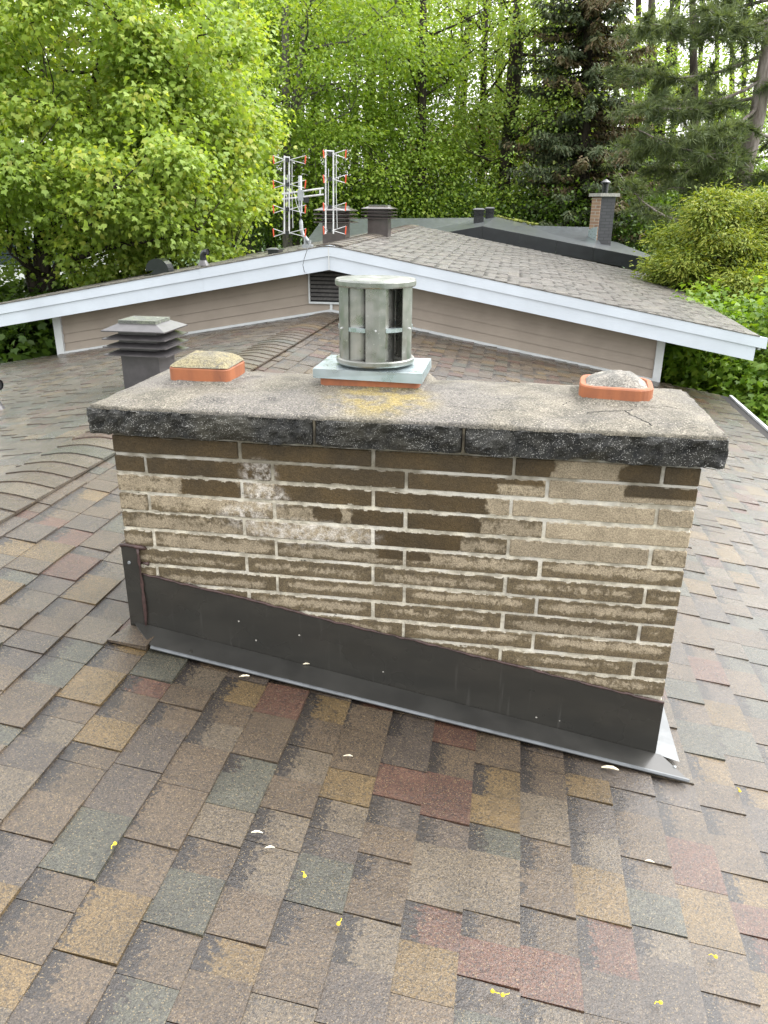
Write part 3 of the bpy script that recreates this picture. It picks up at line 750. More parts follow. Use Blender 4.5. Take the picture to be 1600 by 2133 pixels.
def flue(x0, x1, y0, y1, r, zt, dome, dm, name='clay_flue', label=None, rot=0.0, bulge=0.0):
    cx, cy = (x0+x1)/2, (y0+y1)/2
    def R(p):
        x, y = p[0]-cx, p[1]-cy; c, s_ = math.cos(rot), math.sin(rot)
        return (cx+x*c-y*s_, cy+x*s_+y*c, p[2])
    zb = 0.09
    m = MB(); rings = []
    for (off, z) in ((0, zb), (0, zt-.004), (.003, zt), (.015, zt), (.018, zt-.004), (.018, zb)):
        rr_ = max(r-off, .006)
        ring = rrect(x0+off, x1-off, y0+off, y1-off, rr_, 6, z)
        ring = [R((a+0.0015*fbm(a*20, b*20, c*9), b+0.0015*fbm(a*20, b*20, 5), c+(0.0025*fbm(a*15, b*15, 7) if z > zb else 0))) for a, b, c in ring]
        rings.append(ring)
    m.loops(rings, cap0=False, cap1=False)
    f = m.build(name, M_CLAY, chim, smooth=False, label=label)
    if dome:
        rings = []
        for t in (0.0, .12, .28, .45, .62, .78, .92):
            s_ = 1-t
            ring = rrect(cx-(cx-x0-dome[2])*s_, cx+(x1-cx-dome[2])*s_, cy-(cy-y0-dome[2])*s_, cy+(y1-cy-dome[2])*s_, max((r-dome[2])*s_, .004), 6, 0)
            h = dome[0]+(dome[1]-dome[0])*(1-(s_)**2.2)
            rings.append([R((a, b, h+fbm(a*24, b*24, 3)*0.007*(1 if t > 0 else .4))) for a, b, c in ring])
        MB().loops(rings, cap0=False).build('mortar_dome', dm, f, smooth=True)
    return f
flue(.103, .303, .20, .385, .028, .166, (.168, .203, .001), M_DOMEY, label='orange clay flue stub filled with a yellow lichened mortar dome')
flue(.590, .900, .225, .470, .02, .150, None, None, label='wide orange clay flue under the metal cap')
flue(1.380, 1.590, .185, .375, .055, .163, (.158, .196, .016), M_DOMEG, label='orange clay flue with rounded corners holding a cracked grey mortar dome', rot=-.07)
# mortar fillets round the flues
for (a, b, c, d, nm) in ((.096, .310, .193, .392, 'L'), (1.372, 1.598, .177, .383, 'R'), (.583, .907, .218, .477, 'M')):
    rings = []
    for off, z in ((-.022, .104), (-.010, .121), (.020, .132)):
        ring = rrect(a+off, b-off, c+off, d-off, .035, 8, 0)
        rings.append([(x+.005*fbm(x*30, y*30, 1), y+.005*fbm(x*30, y*30, 2), z+.008*fbm(x*20, y*20, 3)) for x, y, _ in ring])
    MB().loops(rings, cap0=False, cap1=False).build('mortar_fillet', M_WASH, chim, smooth=True)

# flashing at the foot of the front face
def zf_(x): return -0.6529-SL*x+0.004
T = [(x_, -.462-(x_-.036)*.1742+d_) for x_, d_ in ((.036, 0), (.10, .002), (.22, .001), (.406, .004), (.55, .001), (.685, -.001), (.80, .001), (.914, .002), (1.02, .001), (1.14, .001), (1.25, .003), (1.362, .001), (1.53, .0), (CW+.004, 0))]
m = MB()
for (a, za), (b, zb) in zip(T[:-1], T[1:]):
    m.add([(a, -.0065, zf_(a)+.004), (b, -.0065, zf_(b)+.004), (b, -.0065, zb), (a, -.0065, za), (a, -.0035, zf_(a)), (b, -.0035, zf_(b)), (b, -.0035, zb), (a, -.0035, za)],
          [(0, 1, 2, 3), (3, 2, 6, 7)])
m.add([(CW+.004, -.0065, zf_(CW)), (CW+.006, .10, zf_(CW)), (CW+.006, .10, -.80), (CW+.004, -.0065, -.752)], [(0, 1, 2, 3)])
fl = m.build('flashing', M_FLASH, chim, label='dark brown sheet metal flashing along the foot of the bricks')
m = MB()  # apron lying on the shingles
ap = [(.0, -.008), (CW+.02, -.008), (CW+.088, -.092), (.106, -.112)]
m.hexa([(x, y, zf_(x)+.0012) for x, y in (ap[3], ap[2], ap[1], ap[0])], [(x, y, zf_(x)+(.0065 if y < -.05 else .010)) for x, y in (ap[3], ap[2], ap[1], ap[0])])
m.build('apron', M_FLASHA, fl)
m = MB()
m.tube([(.106, -.1135, zf_(.106)+.004), (CW+.09, -.0935, zf_(CW+.09)+.004)], .0058, 6).build('hem', M_HEM, fl)
m = MB()  # folded left corner
m.hexa([(-.010, -.012, -.668), (.046, -.012, -.668), (.046, -.001, -.668), (-.010, -.001, -.668)], [(-.010, -.012, -.366), (.042, -.012, -.369), (.042, -.001, -.369), (-.010, -.001, -.366)])
m.hexa([(-.0115, -.001, -.66), (-.004, -.001, -.66), (-.004, .50, -.66), (-.0115, .50, -.66)], [(-.0115, -.001, -.40), (-.004, -.001, -.40), (-.004, .50, -.40), (-.0115, .50, -.40)])
m.build('corner_fold', M_FLASH, fl)
def bead(pts, r, nm='sealant'):
    P = []
    for a, b in zip(pts[:-1], pts[1:]):
        n_ = max(2, int(np.linalg.norm(np.array(b)-np.array(a))/0.02))
        for t in np.linspace(0, 1, n_, endpoint=False):
            p = np.array(a)+(np.array(b)-np.array(a))*t; P.append(p+np.array([0, random.uniform(-.0012, .0012), random.uniform(-.0022, .0022)]))
    P.append(np.array(pts[-1]))
    MB().tube(P, [r*random.uniform(.55, 1.35) for _ in P], 6).build(nm, M_SEAL, fl, smooth=True)
bead([(x, -.006, z+.001) for x, z in T], .0036)
bead([(.046, -.012, -.37), (.047, -.012, -.46), (.047, -.0115, -.60), (.043, -.012, -.655)], .005)
bead([(-.011, -.011, -.364), (.02, -.012, -.360), (.048, -.011, -.366), (.07, -.004, -.372)], .006)
bead([(.05, -.006, -.42), (.075, -.006, -.424)], .006)
def rivet(x, y, z, r=.0045):
    MB().lathe(x, y, [(r, z), (r*.8, z+r*.5), (0.0004, z+r*.8)], 8).build('rivet', M_MAST, fl)
MB().lathe(.228, -.088, [(.006, zf_(.228)+.007), (.005, zf_(.228)+.011), (.0004, zf_(.228)+.012)], 8).build('rivet', M_FLASH, fl)
MB().tube([(.012, -.0125, -.422), (.012, -.017, -.422)], [.006, .004], 8).build('rivet', M_MAST, fl)
rivet(1.752, -.05, zf_(1.752)+.008, .006)
# right hand side flashing: kinked strip
m = MB()
m.add([(CW+.003, -.006, zf_(CW)+.006), (CW+.075, -.02, zf_(CW+.075)+.010), (CW+.075, .50, zf_(CW+.075)+.010), (CW+.004, .50, zf_(CW)+.03), (CW+.004, .10, -.78), (CW+.003, -.004, -.76)],
      [(0, 1, 2, 3), (0, 3, 4, 5)])
m.build('side_flashing', M_SFL, fl, label='bright bent metal strip along the right side of the bricks')

# ------------------------------------------------------------------ metal chimney cap on the middle flue
ck = thing('chimney_cowl', 'round galvanised steel chimney cap with curved vanes on a flat square plate', 'chimney cap', (.745, .345, .15))
px0, px1, py0, py1 = .573, .912, .215, .462
MB().hexa([(px0, py0, .150), (px1, py0-.006, .146), (px1+.002, py1, .150), (px0, py1+.004, .150)], [(px0, py0, .178), (px1, py0-.004, .176), (px1, py1, .178), (px0, py1, .178)]).build('base_plate', M_GALVB, ck, label='flat blue grey steel plate with turned down edges')
cx, cy, R_ = .747, .335, .118
MB().lathe(cx, cy, [(.095, .176), (.100, .182), (.121, .186), (.1235, .190), (.1235, .200), (.119, .203), (.108, .203), (.108, .19), (.09, .19)], 64).build('bottom_ring', M_GALV, ck)
MB().lathe(cx, cy, [(.110, .418), (.1215, .418), (.1245, .422), (.1245, .434), (.121, .439), (.07, .443), (.001, .4445)], 64).build('top_lid', M_GALV, ck, label='flat greenish round lid')
for k in range(6):
    a0 = math.radians(-80+60*k-15); a1 = a0+math.radians(30)
    m = MB(); vs = []
    for z in (.197, .425):
        for t in range(4):
            a = a0+(a1-a0)*t/3; rr_ = R_-(.002 if t in (0, 3) else 0)
            vs.append((cx+rr_*math.cos(a), cy+rr_*math.sin(a), z))
        for t in range(3, -1, -1):
            a = a0+(a1-a0)*t/3; rr_ = R_-.005
            vs.append((cx+rr_*math.cos(a), cy+rr_*math.sin(a), z))
    m.add(vs, [(i, (i+1) % 8, 8+(i+1) % 8, 8+i) for i in range(8)]+[tuple(range(7, -1, -1)), tuple(range(8, 16))])
    m.build('vane', M_GALV, ck)
    # inner curved baffle behind each opening
    b0 = a1-math.radians(4); b1 = b0+math.radians(38)
    vs = []
    for z in (.197, .424):
        for t in range(7):
            a = b0+(b1-b0)*t/6; rr_ = R_-.007-.040*(t/6)
            vs.append((cx+rr_*math.cos(a), cy+rr_*math.sin(a), z))
        for t in range(6, -1, -1):
            a = b0+(b1-b0)*t/6; rr_ = R_-.010-.040*(t/6)
            vs.append((cx+rr_*math.cos(a), cy+rr_*math.sin(a), z))
    MB().add(vs, [(i, (i+1) % 14, 14+(i+1) % 14, 14+i) for i in range(14)]).build('baffle', M_BAF, ck)
    # mid brace across the opening
    vs = []
    c0, c1 = a1+.01, a1+math.radians(30)-.01
    for z in (.290, .302):
        for t in range(3):
            a = c0+(c1-c0)*t/2; vs.append((cx+(R_-.002)*math.cos(a), cy+(R_-.002)*math.sin(a), z))
        for t in range(2, -1, -1):
            a = c0+(c1-c0)*t/2; vs.append((cx+(R_-.022)*math.cos(a), cy+(R_-.022)*math.sin(a), z))
    MB().add(vs, [(i, (i+1) % 6, 6+(i+1) % 6, 6+i) for i in range(6)]+[tuple(range(5, -1, -1)), tuple(range(6, 12))]).build('brace', M_GALVB, ck)
    am = (a0+a1)/2
    MB().tube([(cx+R_*.99*math.cos(am), cy+R_*.99*math.sin(am), .297), (cx+(R_+.005)*math.cos(am), cy+(R_+.005)*math.sin(am), .297)], [.0035, .0025], 7).build('screw', M_ALU, ck)
MB().lathe(cx, cy, [(.060, .17), (.060, .40), (.055, .41), (.055, .17)], 24).build('inner_collar', M_GALV, ck)

# ------------------------------------------------------------------ roof vents
def box_vent(cx, cy, zb, post, pd, hood, hd, z1, z2, mat, label, top=None, group=None, n=4):
    """square post with n flared louvre hoods between z1 and z2 (world heights)"""
    t = thing('box_vent', label, 'roof vent', (cx, cy, zb), group)
    MB().box(cx-post/2, cx+post/2, cy-pd/2, cy+pd/2, zb-.04, z2-.02).build('post', mat, t)
    st = (z2-z1)/n
    for k in range(n):
        zb_ = z1+st*k
        hi = .62 if k < n-1 else .55
        m = MB()
        hh = st*0.55 if k < n-1 else st*0.9
        o = [rrect(cx-hood/2, cx+hood/2, cy-hd/2, cy+hd/2, .004, 1, z) for z in (zb_, zb_+.008)]
        o.append(rrect(cx-hood/2*hi*1.1, cx+hood/2*hi*1.1, cy-hd/2*hi*1.1, cy+hd/2*hi*1.1, .004, 1, zb_+hh))
        m.loops(o).build('louvre_hood', mat, t)
    if top:
        s_ = .60
        MB().loops([rrect(cx-hood/2*s_, cx+hood/2*s_, cy-hd/2*s_, cy+hd/2*s_, .004, 1, z) for z in (z2-st*.1, z2+.016)]).build('cap_plate', top, t, label='square top plate greened by moss')
    return t
box_vent(-1.478, 3.285, -.60, .29, .27, .48, .42, -.365, -.14, M_VGR, 'charcoal square roof vent with four stacked louvre hoods behind the left clay flue', M_MOSS)
p = at(690, 485, 8.3)
G_V = 'brown louvred vents along the gable ridge'
box_vent(at(695, 460, 8.3)[0], 8.45, .20, .30, .30, .50, .46, at(697, 464, 8.3)[2], at(697, 431, 8.3)[2], M_VBR, 'brown louvred roof vent directly behind the right antenna panel', M_MOSS, G_V)
box_vent(at(787, 460, 9.3)[0], 9.45, .20, .29, .29, .46, .42, at(787, 455, 9.3)[2], at(787, 429, 9.3)[2], M_VBR, 'brown louvred roof vent standing clear to the right of the antenna', M_MOSS, G_V)

# turtle vent with round hood on the far left slope
y = 7.45; a = at(303, 571, y); b = at(352, 566, y)
t = thing('hooded_vent', 'black half round roof vent low on the left slope of the raised roof', 'roof vent', ((a[0]+b[0])/2, y+.15, a[2]))
x0, x1 = a[0]+.01, b[0]-.005; zb = a[2]-.0; rr_ = (x1-x0)/2*1.02; cxx = (x0+x1)/2
prof = [(x1, zb)]
for i in range(11):
    th = math.radians(-5+190*i/10); prof.append((cxx+rr_*math.cos(th)*1.0, zb+.045+rr_*math.sin(th)*.95))
prof += [(x0+.11, zb+.05), (x0+.045, zb)]
n_ = len(prof)
m = MB(); m.add([(x, y, z) for x, z in prof]+[(x, y+.16, z) for x, z in prof], [tuple(reversed(range(n_))), tuple(range(n_, 2*n_))]+[(i, (i+1) % n_, n_+(i+1) % n_, n_+i) for i in range(n_)])
m.build('hood', M_BLK, t)
MB().hexa([(x0-.02, y-.03, zb-.035), (x1+.05, y-.03, zb+.0), (x1+.05, y+.35, zb+.0), (x0-.02, y+.35, zb-.035)], [(x0-.02, y-.03, zb-.015), (x1+.05, y-.03, zb+.02), (x1+.05, y+.35, zb+.02), (x0-.02, y+.35, zb-.015)]).build('base_flange', M_BLK, t)

def elbow(name, label, base, r, h, dirx, diry, reach, flange=M_VGR):
    t = thing(name, label, 'vent pipe', tuple(base))
    x, y, z = base
    pts = [(x, y, z-.03), (x, y, z+h)]
    for i in range(1, 7):
        th = math.radians(15*i); pts.append((x+dirx*reach*(1-math.cos(th)), y+diry*reach*(1-math.cos(th)), z+h+reach*math.sin(th)))
    pts.append((x+dirx*(reach+.03), y+diry*(reach+.03), z+h+reach))
    MB().tube(pts, r, 16, cap=False).build('elbow_pipe', M_BLK, t, smooth=True)
    e = np.array(pts[-1]); d = np.array([dirx, diry, 0])
    MB().tube([e-d*.012, e-d*.008], [r*.9, r*.9], 16).build('dark_bore', M_SLOT, t)
    MB().tube([e-d*.012, e], [r*1.06, r*1.06], 16, cap=False).build('rim', M_BLK, t)
    MB().tube([(x, y, z+h*.55), (x, y, z+h*.75)], r*1.12, 16).build('collar', M_BLK, t)
    MB().lathe(x, y, [(r*2.0, z-.015), (r*1.5, z+.02), (r*1.05, z+h*.5)], 16).build('flashing_cone', flange, t)
    return t
e = at(424, 550, 7.1); elbow('vent_pipe', 'small black elbow pipe on the left slope of the raised roof', (e[0], 7.1, e[2]), .036, .09, .92, -.25, .05)
e = at(-12, 850, 3.0); elbow('vent_pipe', 'black elbow pipe at the left edge of the lower roof', (e[0], 3.0, e[2]), .040, .12, .95, -.30, .065)
# low dark cowl left of the antenna
a = at(560, 527, 7.1); b = at(582, 522, 7.1)
t = thing('low_cowl', 'low black roof cowl just left of the antenna mast', 'roof vent', ((a[0]+b[0])/2, 7.15, a[2]))
MB().loops([rrect(a[0], b[0], 7.05, 7.25, .01, 2, a[2]-.02), rrect(a[0], b[0], 7.05, 7.25, .01, 2, a[2]+.035)]).build('body', M_BLK, t)
MB().loops([rrect(a[0]-.03, b[0]+.02, 7.02, 7.28, .02, 2, a[2]+.035), rrect(a[0]-.03, b[0]+.02, 7.02, 7.28, .02, 2, a[2]+.045), rrect(a[0]+.02, b[0]-.03, 7.06, 7.24, .02, 2, a[2]+.062)]).build('lid', M_BLK, t)

# ------------------------------------------------------------------ antenna
YA = 6.80
def A(u, v, y=YA): return at(u, v, y)
f0 = A(643, 511); an = thing('antenna', 'white bow-tie television antenna with red tips on a bent grey mast at the gable peak', 'antenna', tuple(f0))
MB().tube([A(646, 509), A(640, 500), A(631, 489), A(628, 478), A(627, 462), A(626, 440), A(625, 366)], [.020, .021, .022, .022, .022, .021, .021], 12).build('mast', M_MAST, an, smooth=True)
m = MB(); q = A(640, 512)
m.box(q[0]-.05, q[0]+.06, YA-.04, YA+.05, q[2]-.02, q[2]+.012); m.box(q[0]-.03, q[0]-.01, YA-.03, YA+.03, q[2]+.012, q[2]+.09); m.box(q[0]+.022, q[0]+.04, YA-.03, YA+.03, q[2]+.012, q[2]+.06)
m.build('foot_bracket', M_MAST, an)
for v0, v1 in ((404, 392), (415, 405)):
    MB().tube([A(588, v0, YA-.05), A(674, v1, YA-.05)], .0105, 6).build('cross_bar', M_ALU, an)
MB().tube([A(667, 394, YA-.05), A(667, 406, YA-.05)], .010, 6).build('bar_spacer', M_ALU, an)
MB().box(*(A(629, 402)[0]-.03, A(629, 402)[0]+.03), YA-.075, YA-.02, A(629, 418)[2], A(629, 396)[2]).build('clamp', M_MAST, an)
m = MB(); c = A(637, 412); m.box(c[0]-.02, c[0]+.04, YA-.04, YA-.0, c[2]-.05, c[2]+.02); m.build('amplifier_box', M_BLK, an)
def panel(u1, u2, vt, vb, uL, uR, vs_, depth, ysk):
    for u, v0, v1 in ((u1, vt, vb), (u2, vt+2, vb)):
        MB().tube([A(u, v0, YA-.07+ysk*(u != u1)), A(u, v1, YA-.07+ysk*(u != u1))], .0085, 6).build('upright', M_ALU, an)
    MB().tube([A(u2+6, vt+8, YA-.09), A(u2+6, vt+90, YA-.09), A(u2+8, vb-12, YA-.09)], .0035, 5).build('phasing_rod', M_ALU, an)
    MB().tube([A(u1+6, vt+40, YA-.09), A(u1+5, vb-50, YA-.09)], .0035, 5).build('phasing_rod', M_ALU, an)
    MB().tube([A(u1, vt+3), A(u2, vt+4)], .008, 5).build('top_bar', M_ALU, an)
    for vc in vs_:
        cu = (u1+u2)/2+1
        for s_, ue, dy in ((-1, uL, -ysk), (1, uR, ysk)):
            h = 9
            c_ = A(cu+s_*5, vc, YA-.10)
            e1 = A(ue, vc-h, YA-.12+dy); e2 = A(ue-s_*1.5, vc+h-1, YA-.12+dy)
            MB().tube([c_, e1], .0038, 5).build('rod', M_ALU, an)
            MB().tube([c_, e2], .0038, 5).build('rod', M_ALU, an)
            MB().tube([e1, e2], .0068, 6).build('red_tip', M_RED, an)
        k_ = A(cu, vc, YA-.11); MB().box(k_[0]-.016, k_[0]+.016, k_[1]-.015, k_[1]+.02, k_[2]-.02, k_[2]+.02).build('insulator', M_BLK, an)
panel(592.5, 602.5, 324, 487, 569, 637, (333, 384, 436, 485), 0, 0.0)
panel(678.5, 694.5, 311, 487, 673.5, 721, (321, 373, 431, 480), 0, 0.05)
MB().tube([A(648, 505, YA-.02), at(640, 520, 6.50), at(634, 538, 6.48), at(631, 552, 6.47), at(634, 566, 6.50), at(640, 573, 6.8)], .0035, 5).build('cable', M_BLK, an)
MB().tube([A(612, 396, YA-.1), A(618, 425, YA-.1), A(628, 450, YA-.1)], .003, 5).build('cable', M_ALU, an)

# ------------------------------------------------------------------ black house behind
bh = thing('house', 'neighbouring house with a black shingle roof and black fascia behind the raised gable', 'house', (1.0, 18, -3.7))
P0 = at(1006, 471, 16); P1 = at(1394, 546, 16); PL = at(940, 484, 16); PB = at(1034, 451, 20.5)
bkR = at(1234, 497, 20.5)
m = MB()
s2 = (P1[2]-P0[2])/(P1[0]-P0[0]); s1 = -s2
XB0 = PB[0]
def q4(a, b, c, d, th=.12):
    return [tuple(np.array(p)-np.array([0, 0, th])) for p in (a, b, c, d)], [a, b, c, d]
dep = 5.5
Rb = at(1262, 488, 21.5)
b_, t_ = q4(tuple(P0), tuple(P1), (P1[0]-.25, P1[1]+7.5, P1[2]+.12), tuple(at(1034, 451, 20.5))); m.hexa(b_, t_)
PLw = (P0[0]-4.6, 16.0, P0[2]-4.6*s1*1.0)
b_, t_ = q4(PLw, tuple(P0), tuple(at(1034, 451, 20.5)), (P0[0]-4.6, 20.5, PLw[2]+.1)); m.hexa(b_, t_)
roofb = m.build('roof', M_SLATE, bh)
# long ridge wing to the left, its slope facing us
Lr0 = at(672, 456, 20.5); Lr1 = at(1034, 453, 20.5)
m = MB(); b_, t_ = q4((Lr0[0], 17.5, Lr0[2]-.85), (Lr1[0], 17.5, Lr1[2]-.85), tuple(Lr1), tuple(Lr0)); m.hexa(b_, t_)
b_, t_ = q4(tuple(Lr0), tuple(Lr1), (Lr1[0], 24, Lr1[2]-1.0), (Lr0[0], 24, Lr0[2]-1.0)); m.hexa(b_, t_)
m.build('roof', M_SLATE, bh, label='long black roof wing')
# lower wing right with the chimney
W0 = at(1108, 470, 20.3); W1 = at(1230, 473, 20.3)
m = MB(); b_, t_ = q4((W0[0]+1.0, 17.4, W0[2]-.62), (W1[0]+.3, 17.4, W1[2]-.66), tuple(W1), tuple(W0), .05); m.hexa(b_, t_); m.build('roof', M_SLATE, bh)
# rake fascia
def fas(a, b, h, d=.05):
    a = np.array(a); b = np.array(b); m = MB()
    m.add([a, b, b-[0, 0, h], a-[0, 0, h], a+[0, d, 0], b+[0, d, 0], b+[0, d, -h], a+[0, d, -h]], [(3, 2, 1, 0)[::1], (0, 1, 5, 4), (1, 2, 6, 5), (2, 3, 7, 6), (3, 0, 4, 7), (4, 5, 6, 7)])
    m.build('fascia_board', M_SLATD, bh)
ys = np.array([0, -.055, -.004])
segs = np.linspace(0, 1, 6)
for i in range(5): fas(P0+(P1-P0)*segs[i]+ys+[.004, 0, 0], P0+(P1-P0)*segs[i+1]+ys, .27)
fas(np.array(PLw)+ys, P0+ys, .27)
MB().hexa([(P1[0]-.3, 16.1, P1[2]-.5), (P1[0]+.02, 16.1, P1[2]-.5), (P1[0]+.02, 23, P1[2]-.4), (P1[0]-.3, 23, P1[2]-.4)], [(P1[0]-.3, 16.1, P1[2]-.14), (P1[0]+.02, 16.1, P1[2]-.13), (P1[0]+.02, 23, P1[2]-.02), (P1[0]-.3, 23, P1[2]-.02)]).build('eave_board', M_SLATD, bh)
MB().box(-5.0, P1[0]-.5, 16.7, 23, -3.7, P1[2]-.35).build('wall', M_SIDE2, bh)
MB().add([(P0[0]-3.6, 16.5, P1[2]-.35), (P1[0]-.5, 16.5, P1[2]-.35), (P0[0], 16.5, P0[2]-.15), (P0[0]-3.6, 16.6, P1[2]-.35), (P1[0]-.5, 16.6, P1[2]-.35), (P0[0], 16.6, P0[2]-.15)], [(0, 1, 2), (5, 4, 3), (0, 3, 4, 1), (1, 4, 5, 2), (2, 5, 3, 0)]).build('gable', M_SLATD, bh)
# moss line
m = MB(); a = at(1034, 451, 20.5); b = at(1120, 468, 20.6)
P = [a+(b-a)*t+[0, random.uniform(-.1, .1), random.uniform(-.01, .015)] for t in np.linspace(0, 1, 24)]
m.tube(P, [random.uniform(.02, .05) for _ in P], 6).build('moss', simple('moss', (0.16, 0.18, 0.03, 1), .95, nscale=20, namt=.5), bh)
# its brick chimney
YC = 19.0
c0 = at(1231, 500, YC); c1 = at(1247, 500, YC-.9); cR = at(1270, 502, YC-.9); zt = at(1250, 409, YC)[2]; zb = c0[2]-.3
def chb(x0, x1, y0, y1): pass
s_ = Mat('red_tan_brick_courses'); p_ = s_.pos(); br = s_.n('TexBrick', {'Vector': s_.n('VectorRotate', {'Vector': p_, 'Angle': math.radians(90)}, rotation_type='X_AXIS') if False else s_.n('CombineXYZ', {0: s_.math('ADD', s_.xyz(p_)[0], s_.xyz(p_)[1]), 1: s_.xyz(p_)[2], 2: 0.0}),
    'Color1': (0.30, 0.19, 0.115, 1), 'Color2': (0.22, 0.13, 0.085, 1), 'Mortar': (0.36, 0.32, 0.27, 1), 'Scale': 1.0, 'Mortar Size': .008, 'Brick Width': .22, 'Row Height': .075})
M_B2 = s_.bsdf(color=br, rough=.8)
s_ = Mat('dark_brick_courses'); p_ = s_.pos(); br = s_.n('TexBrick', {'Vector': s_.n('CombineXYZ', {0: s_.xyz(p_)[0], 1: s_.xyz(p_)[2], 2: 0.0}),
    'Color1': (0.050, 0.050, 0.056, 1), 'Color2': (0.035, 0.036, 0.042, 1), 'Mortar': (0.022, 0.022, 0.025, 1), 'Scale': 1.0, 'Mortar Size': .010, 'Brick Width': .22, 'Row Height': .075})
M_B3 = s_.bsdf(color=br, rough=.5)  # dark brick for the chimney front, against the tan side
def rbox(cx_, cy_, hw, hd, z0, z1, ang, faces=None):
    c_, q_ = math.cos(ang), math.sin(ang)
    cs = [(cx_+a*c_-b*q_, cy_+a*q_+b*c_) for a, b in ((-hw, -hd), (hw, -hd), (hw, hd), (-hw, hd))]
    return MB().hexa([(a, b, z0) for a, b in cs], [(a, b, z1) for a, b in cs]), cs
cc = at(1255, 470, YC); ANG = math.radians(28)
m, cs = rbox(cc[0], YC+.3, .21, .19, zb, zt, ANG)
bc = m.build('chimney', M_B3, bh, label='narrow chimney with a dark front and a tan brick side')
(xa_, ya_), (xb_, yb_) = cs[3], cs[0]
nx_, ny_ = -math.cos(ANG)*.012, -math.sin(ANG)*.012
MB().hexa([(xa_+nx_, ya_+ny_, zb), (xb_+nx_, yb_+ny_, zb), (xb_-nx_, yb_-ny_, zb), (xa_-nx_, ya_-ny_, zb)], [(xa_+nx_, ya_+ny_, zt-.02), (xb_+nx_, yb_+ny_, zt-.02), (xb_-nx_, yb_-ny_, zt-.02), (xa_-nx_, ya_-ny_, zt-.02)]).build('brick_side', M_B2, bc)
m, _ = rbox(cc[0], YC+.3, .28, .26, zt, zt+.075, ANG); m.build('cap_slab', simple('pale_slab', (0.32, 0.31, 0.28, 1), .8), bc)
MB().lathe(cc[0], YC+.3, [(.08, zt+.07), (.08, zt+.28), (.13, zt+.30), (.13, zt+.33), (.02, zt+.40)], 14).build('flue_pipe', M_BLK, bc)
m = MB(); nx_, ny_ = nx_*1.6, ny_*1.6
m.hexa([(xa_+nx_*2, ya_+ny_*2, zb), (xb_+nx_*2, yb_+ny_*2, zb), (xb_+nx_, yb_+ny_, zb), (xa_+nx_, ya_+ny_, zb)], [(xa_+nx_*1.2, ya_+ny_*1.2, zb+.55), (xb_+nx_*1.2, yb_+ny_*1.2, zb+.62), (xb_+nx_, yb_+ny_, zb+.62), (xa_+nx_, ya_+ny_, zb+.55)])
m.build('side_flashing', M_GALVB, bc)
# black vents
a = at(1003, 450, 18.2); G_B = 'black louvred vents on the black roof'
box_vent(at(997, 450, 18.2)[0], 18.4, at(997, 470, 18.2)[2], .24, .24, .32, .32, at(997, 449, 18.2)[2], at(997, 433, 18.2)[2], M_BLK, 'larger black louvred vent at the peak of the black roof, left one', None, G_B)
box_vent(at(1020, 445, 20)[0], 20.2, at(1020, 460, 20)[2], .22, .22, .28, .28, at(1020, 444, 20)[2], at(1020, 431, 20)[2], M_BLK, 'smaller black louvred vent half hidden behind the larger one', None, G_B)

# ------------------------------------------------------------------ far houses seen through the leaves
def far_house(x0, x1, y, z1, label, nwin):
    t = thing('house', label, 'house', ((x0+x1)/2, y, -3.7))
    MB().box(x0, x1, y, y+7, -3.7, z1).build('wall', M_FWHITE, t)
    xm = (x0+x1)/2
    MB().add([(x0-.4, y-.4, z1), (x1+.4, y-.4, z1), (x1+.4, y+7.4, z1), (x0-.4, y+7.4, z1), (x0-.4, y+3.5, z1+1.5), (x1+.4, y+3.5, z1+1.5)],
             [(0, 1, 5, 4), (2, 3, 4, 5), (1, 2, 5), (3, 0, 4), (3, 2, 1, 0)]).build('roof', simple('grey_roof', (0.16, 0.16, 0.17, 1), .8), t)
    for i in range(nwin):
        xc = x0+(x1-x0)*(i+.5)/nwin
        w_ = MB().box(xc-.55, xc+.55, y-.04, y+.01, -1.9, -.7).build('window', M_TRIM, t)
        MB().box(xc-.47, xc+.47, y-.055, y-.042, -1.82, -.78).build('pane', M_GLASS, w_)
a = at(-60, 560, 30); b = at(160, 560, 30); far_house(a[0], b[0], 30, .2, 'white house glimpsed under the maple crown at far left', 4)
a = at(930, 400, 46); b = at(1110, 400, 46); far_house(a[0], b[0], 46, 1.1, 'pale house glimpsed between the dark trunks in the middle', 4)

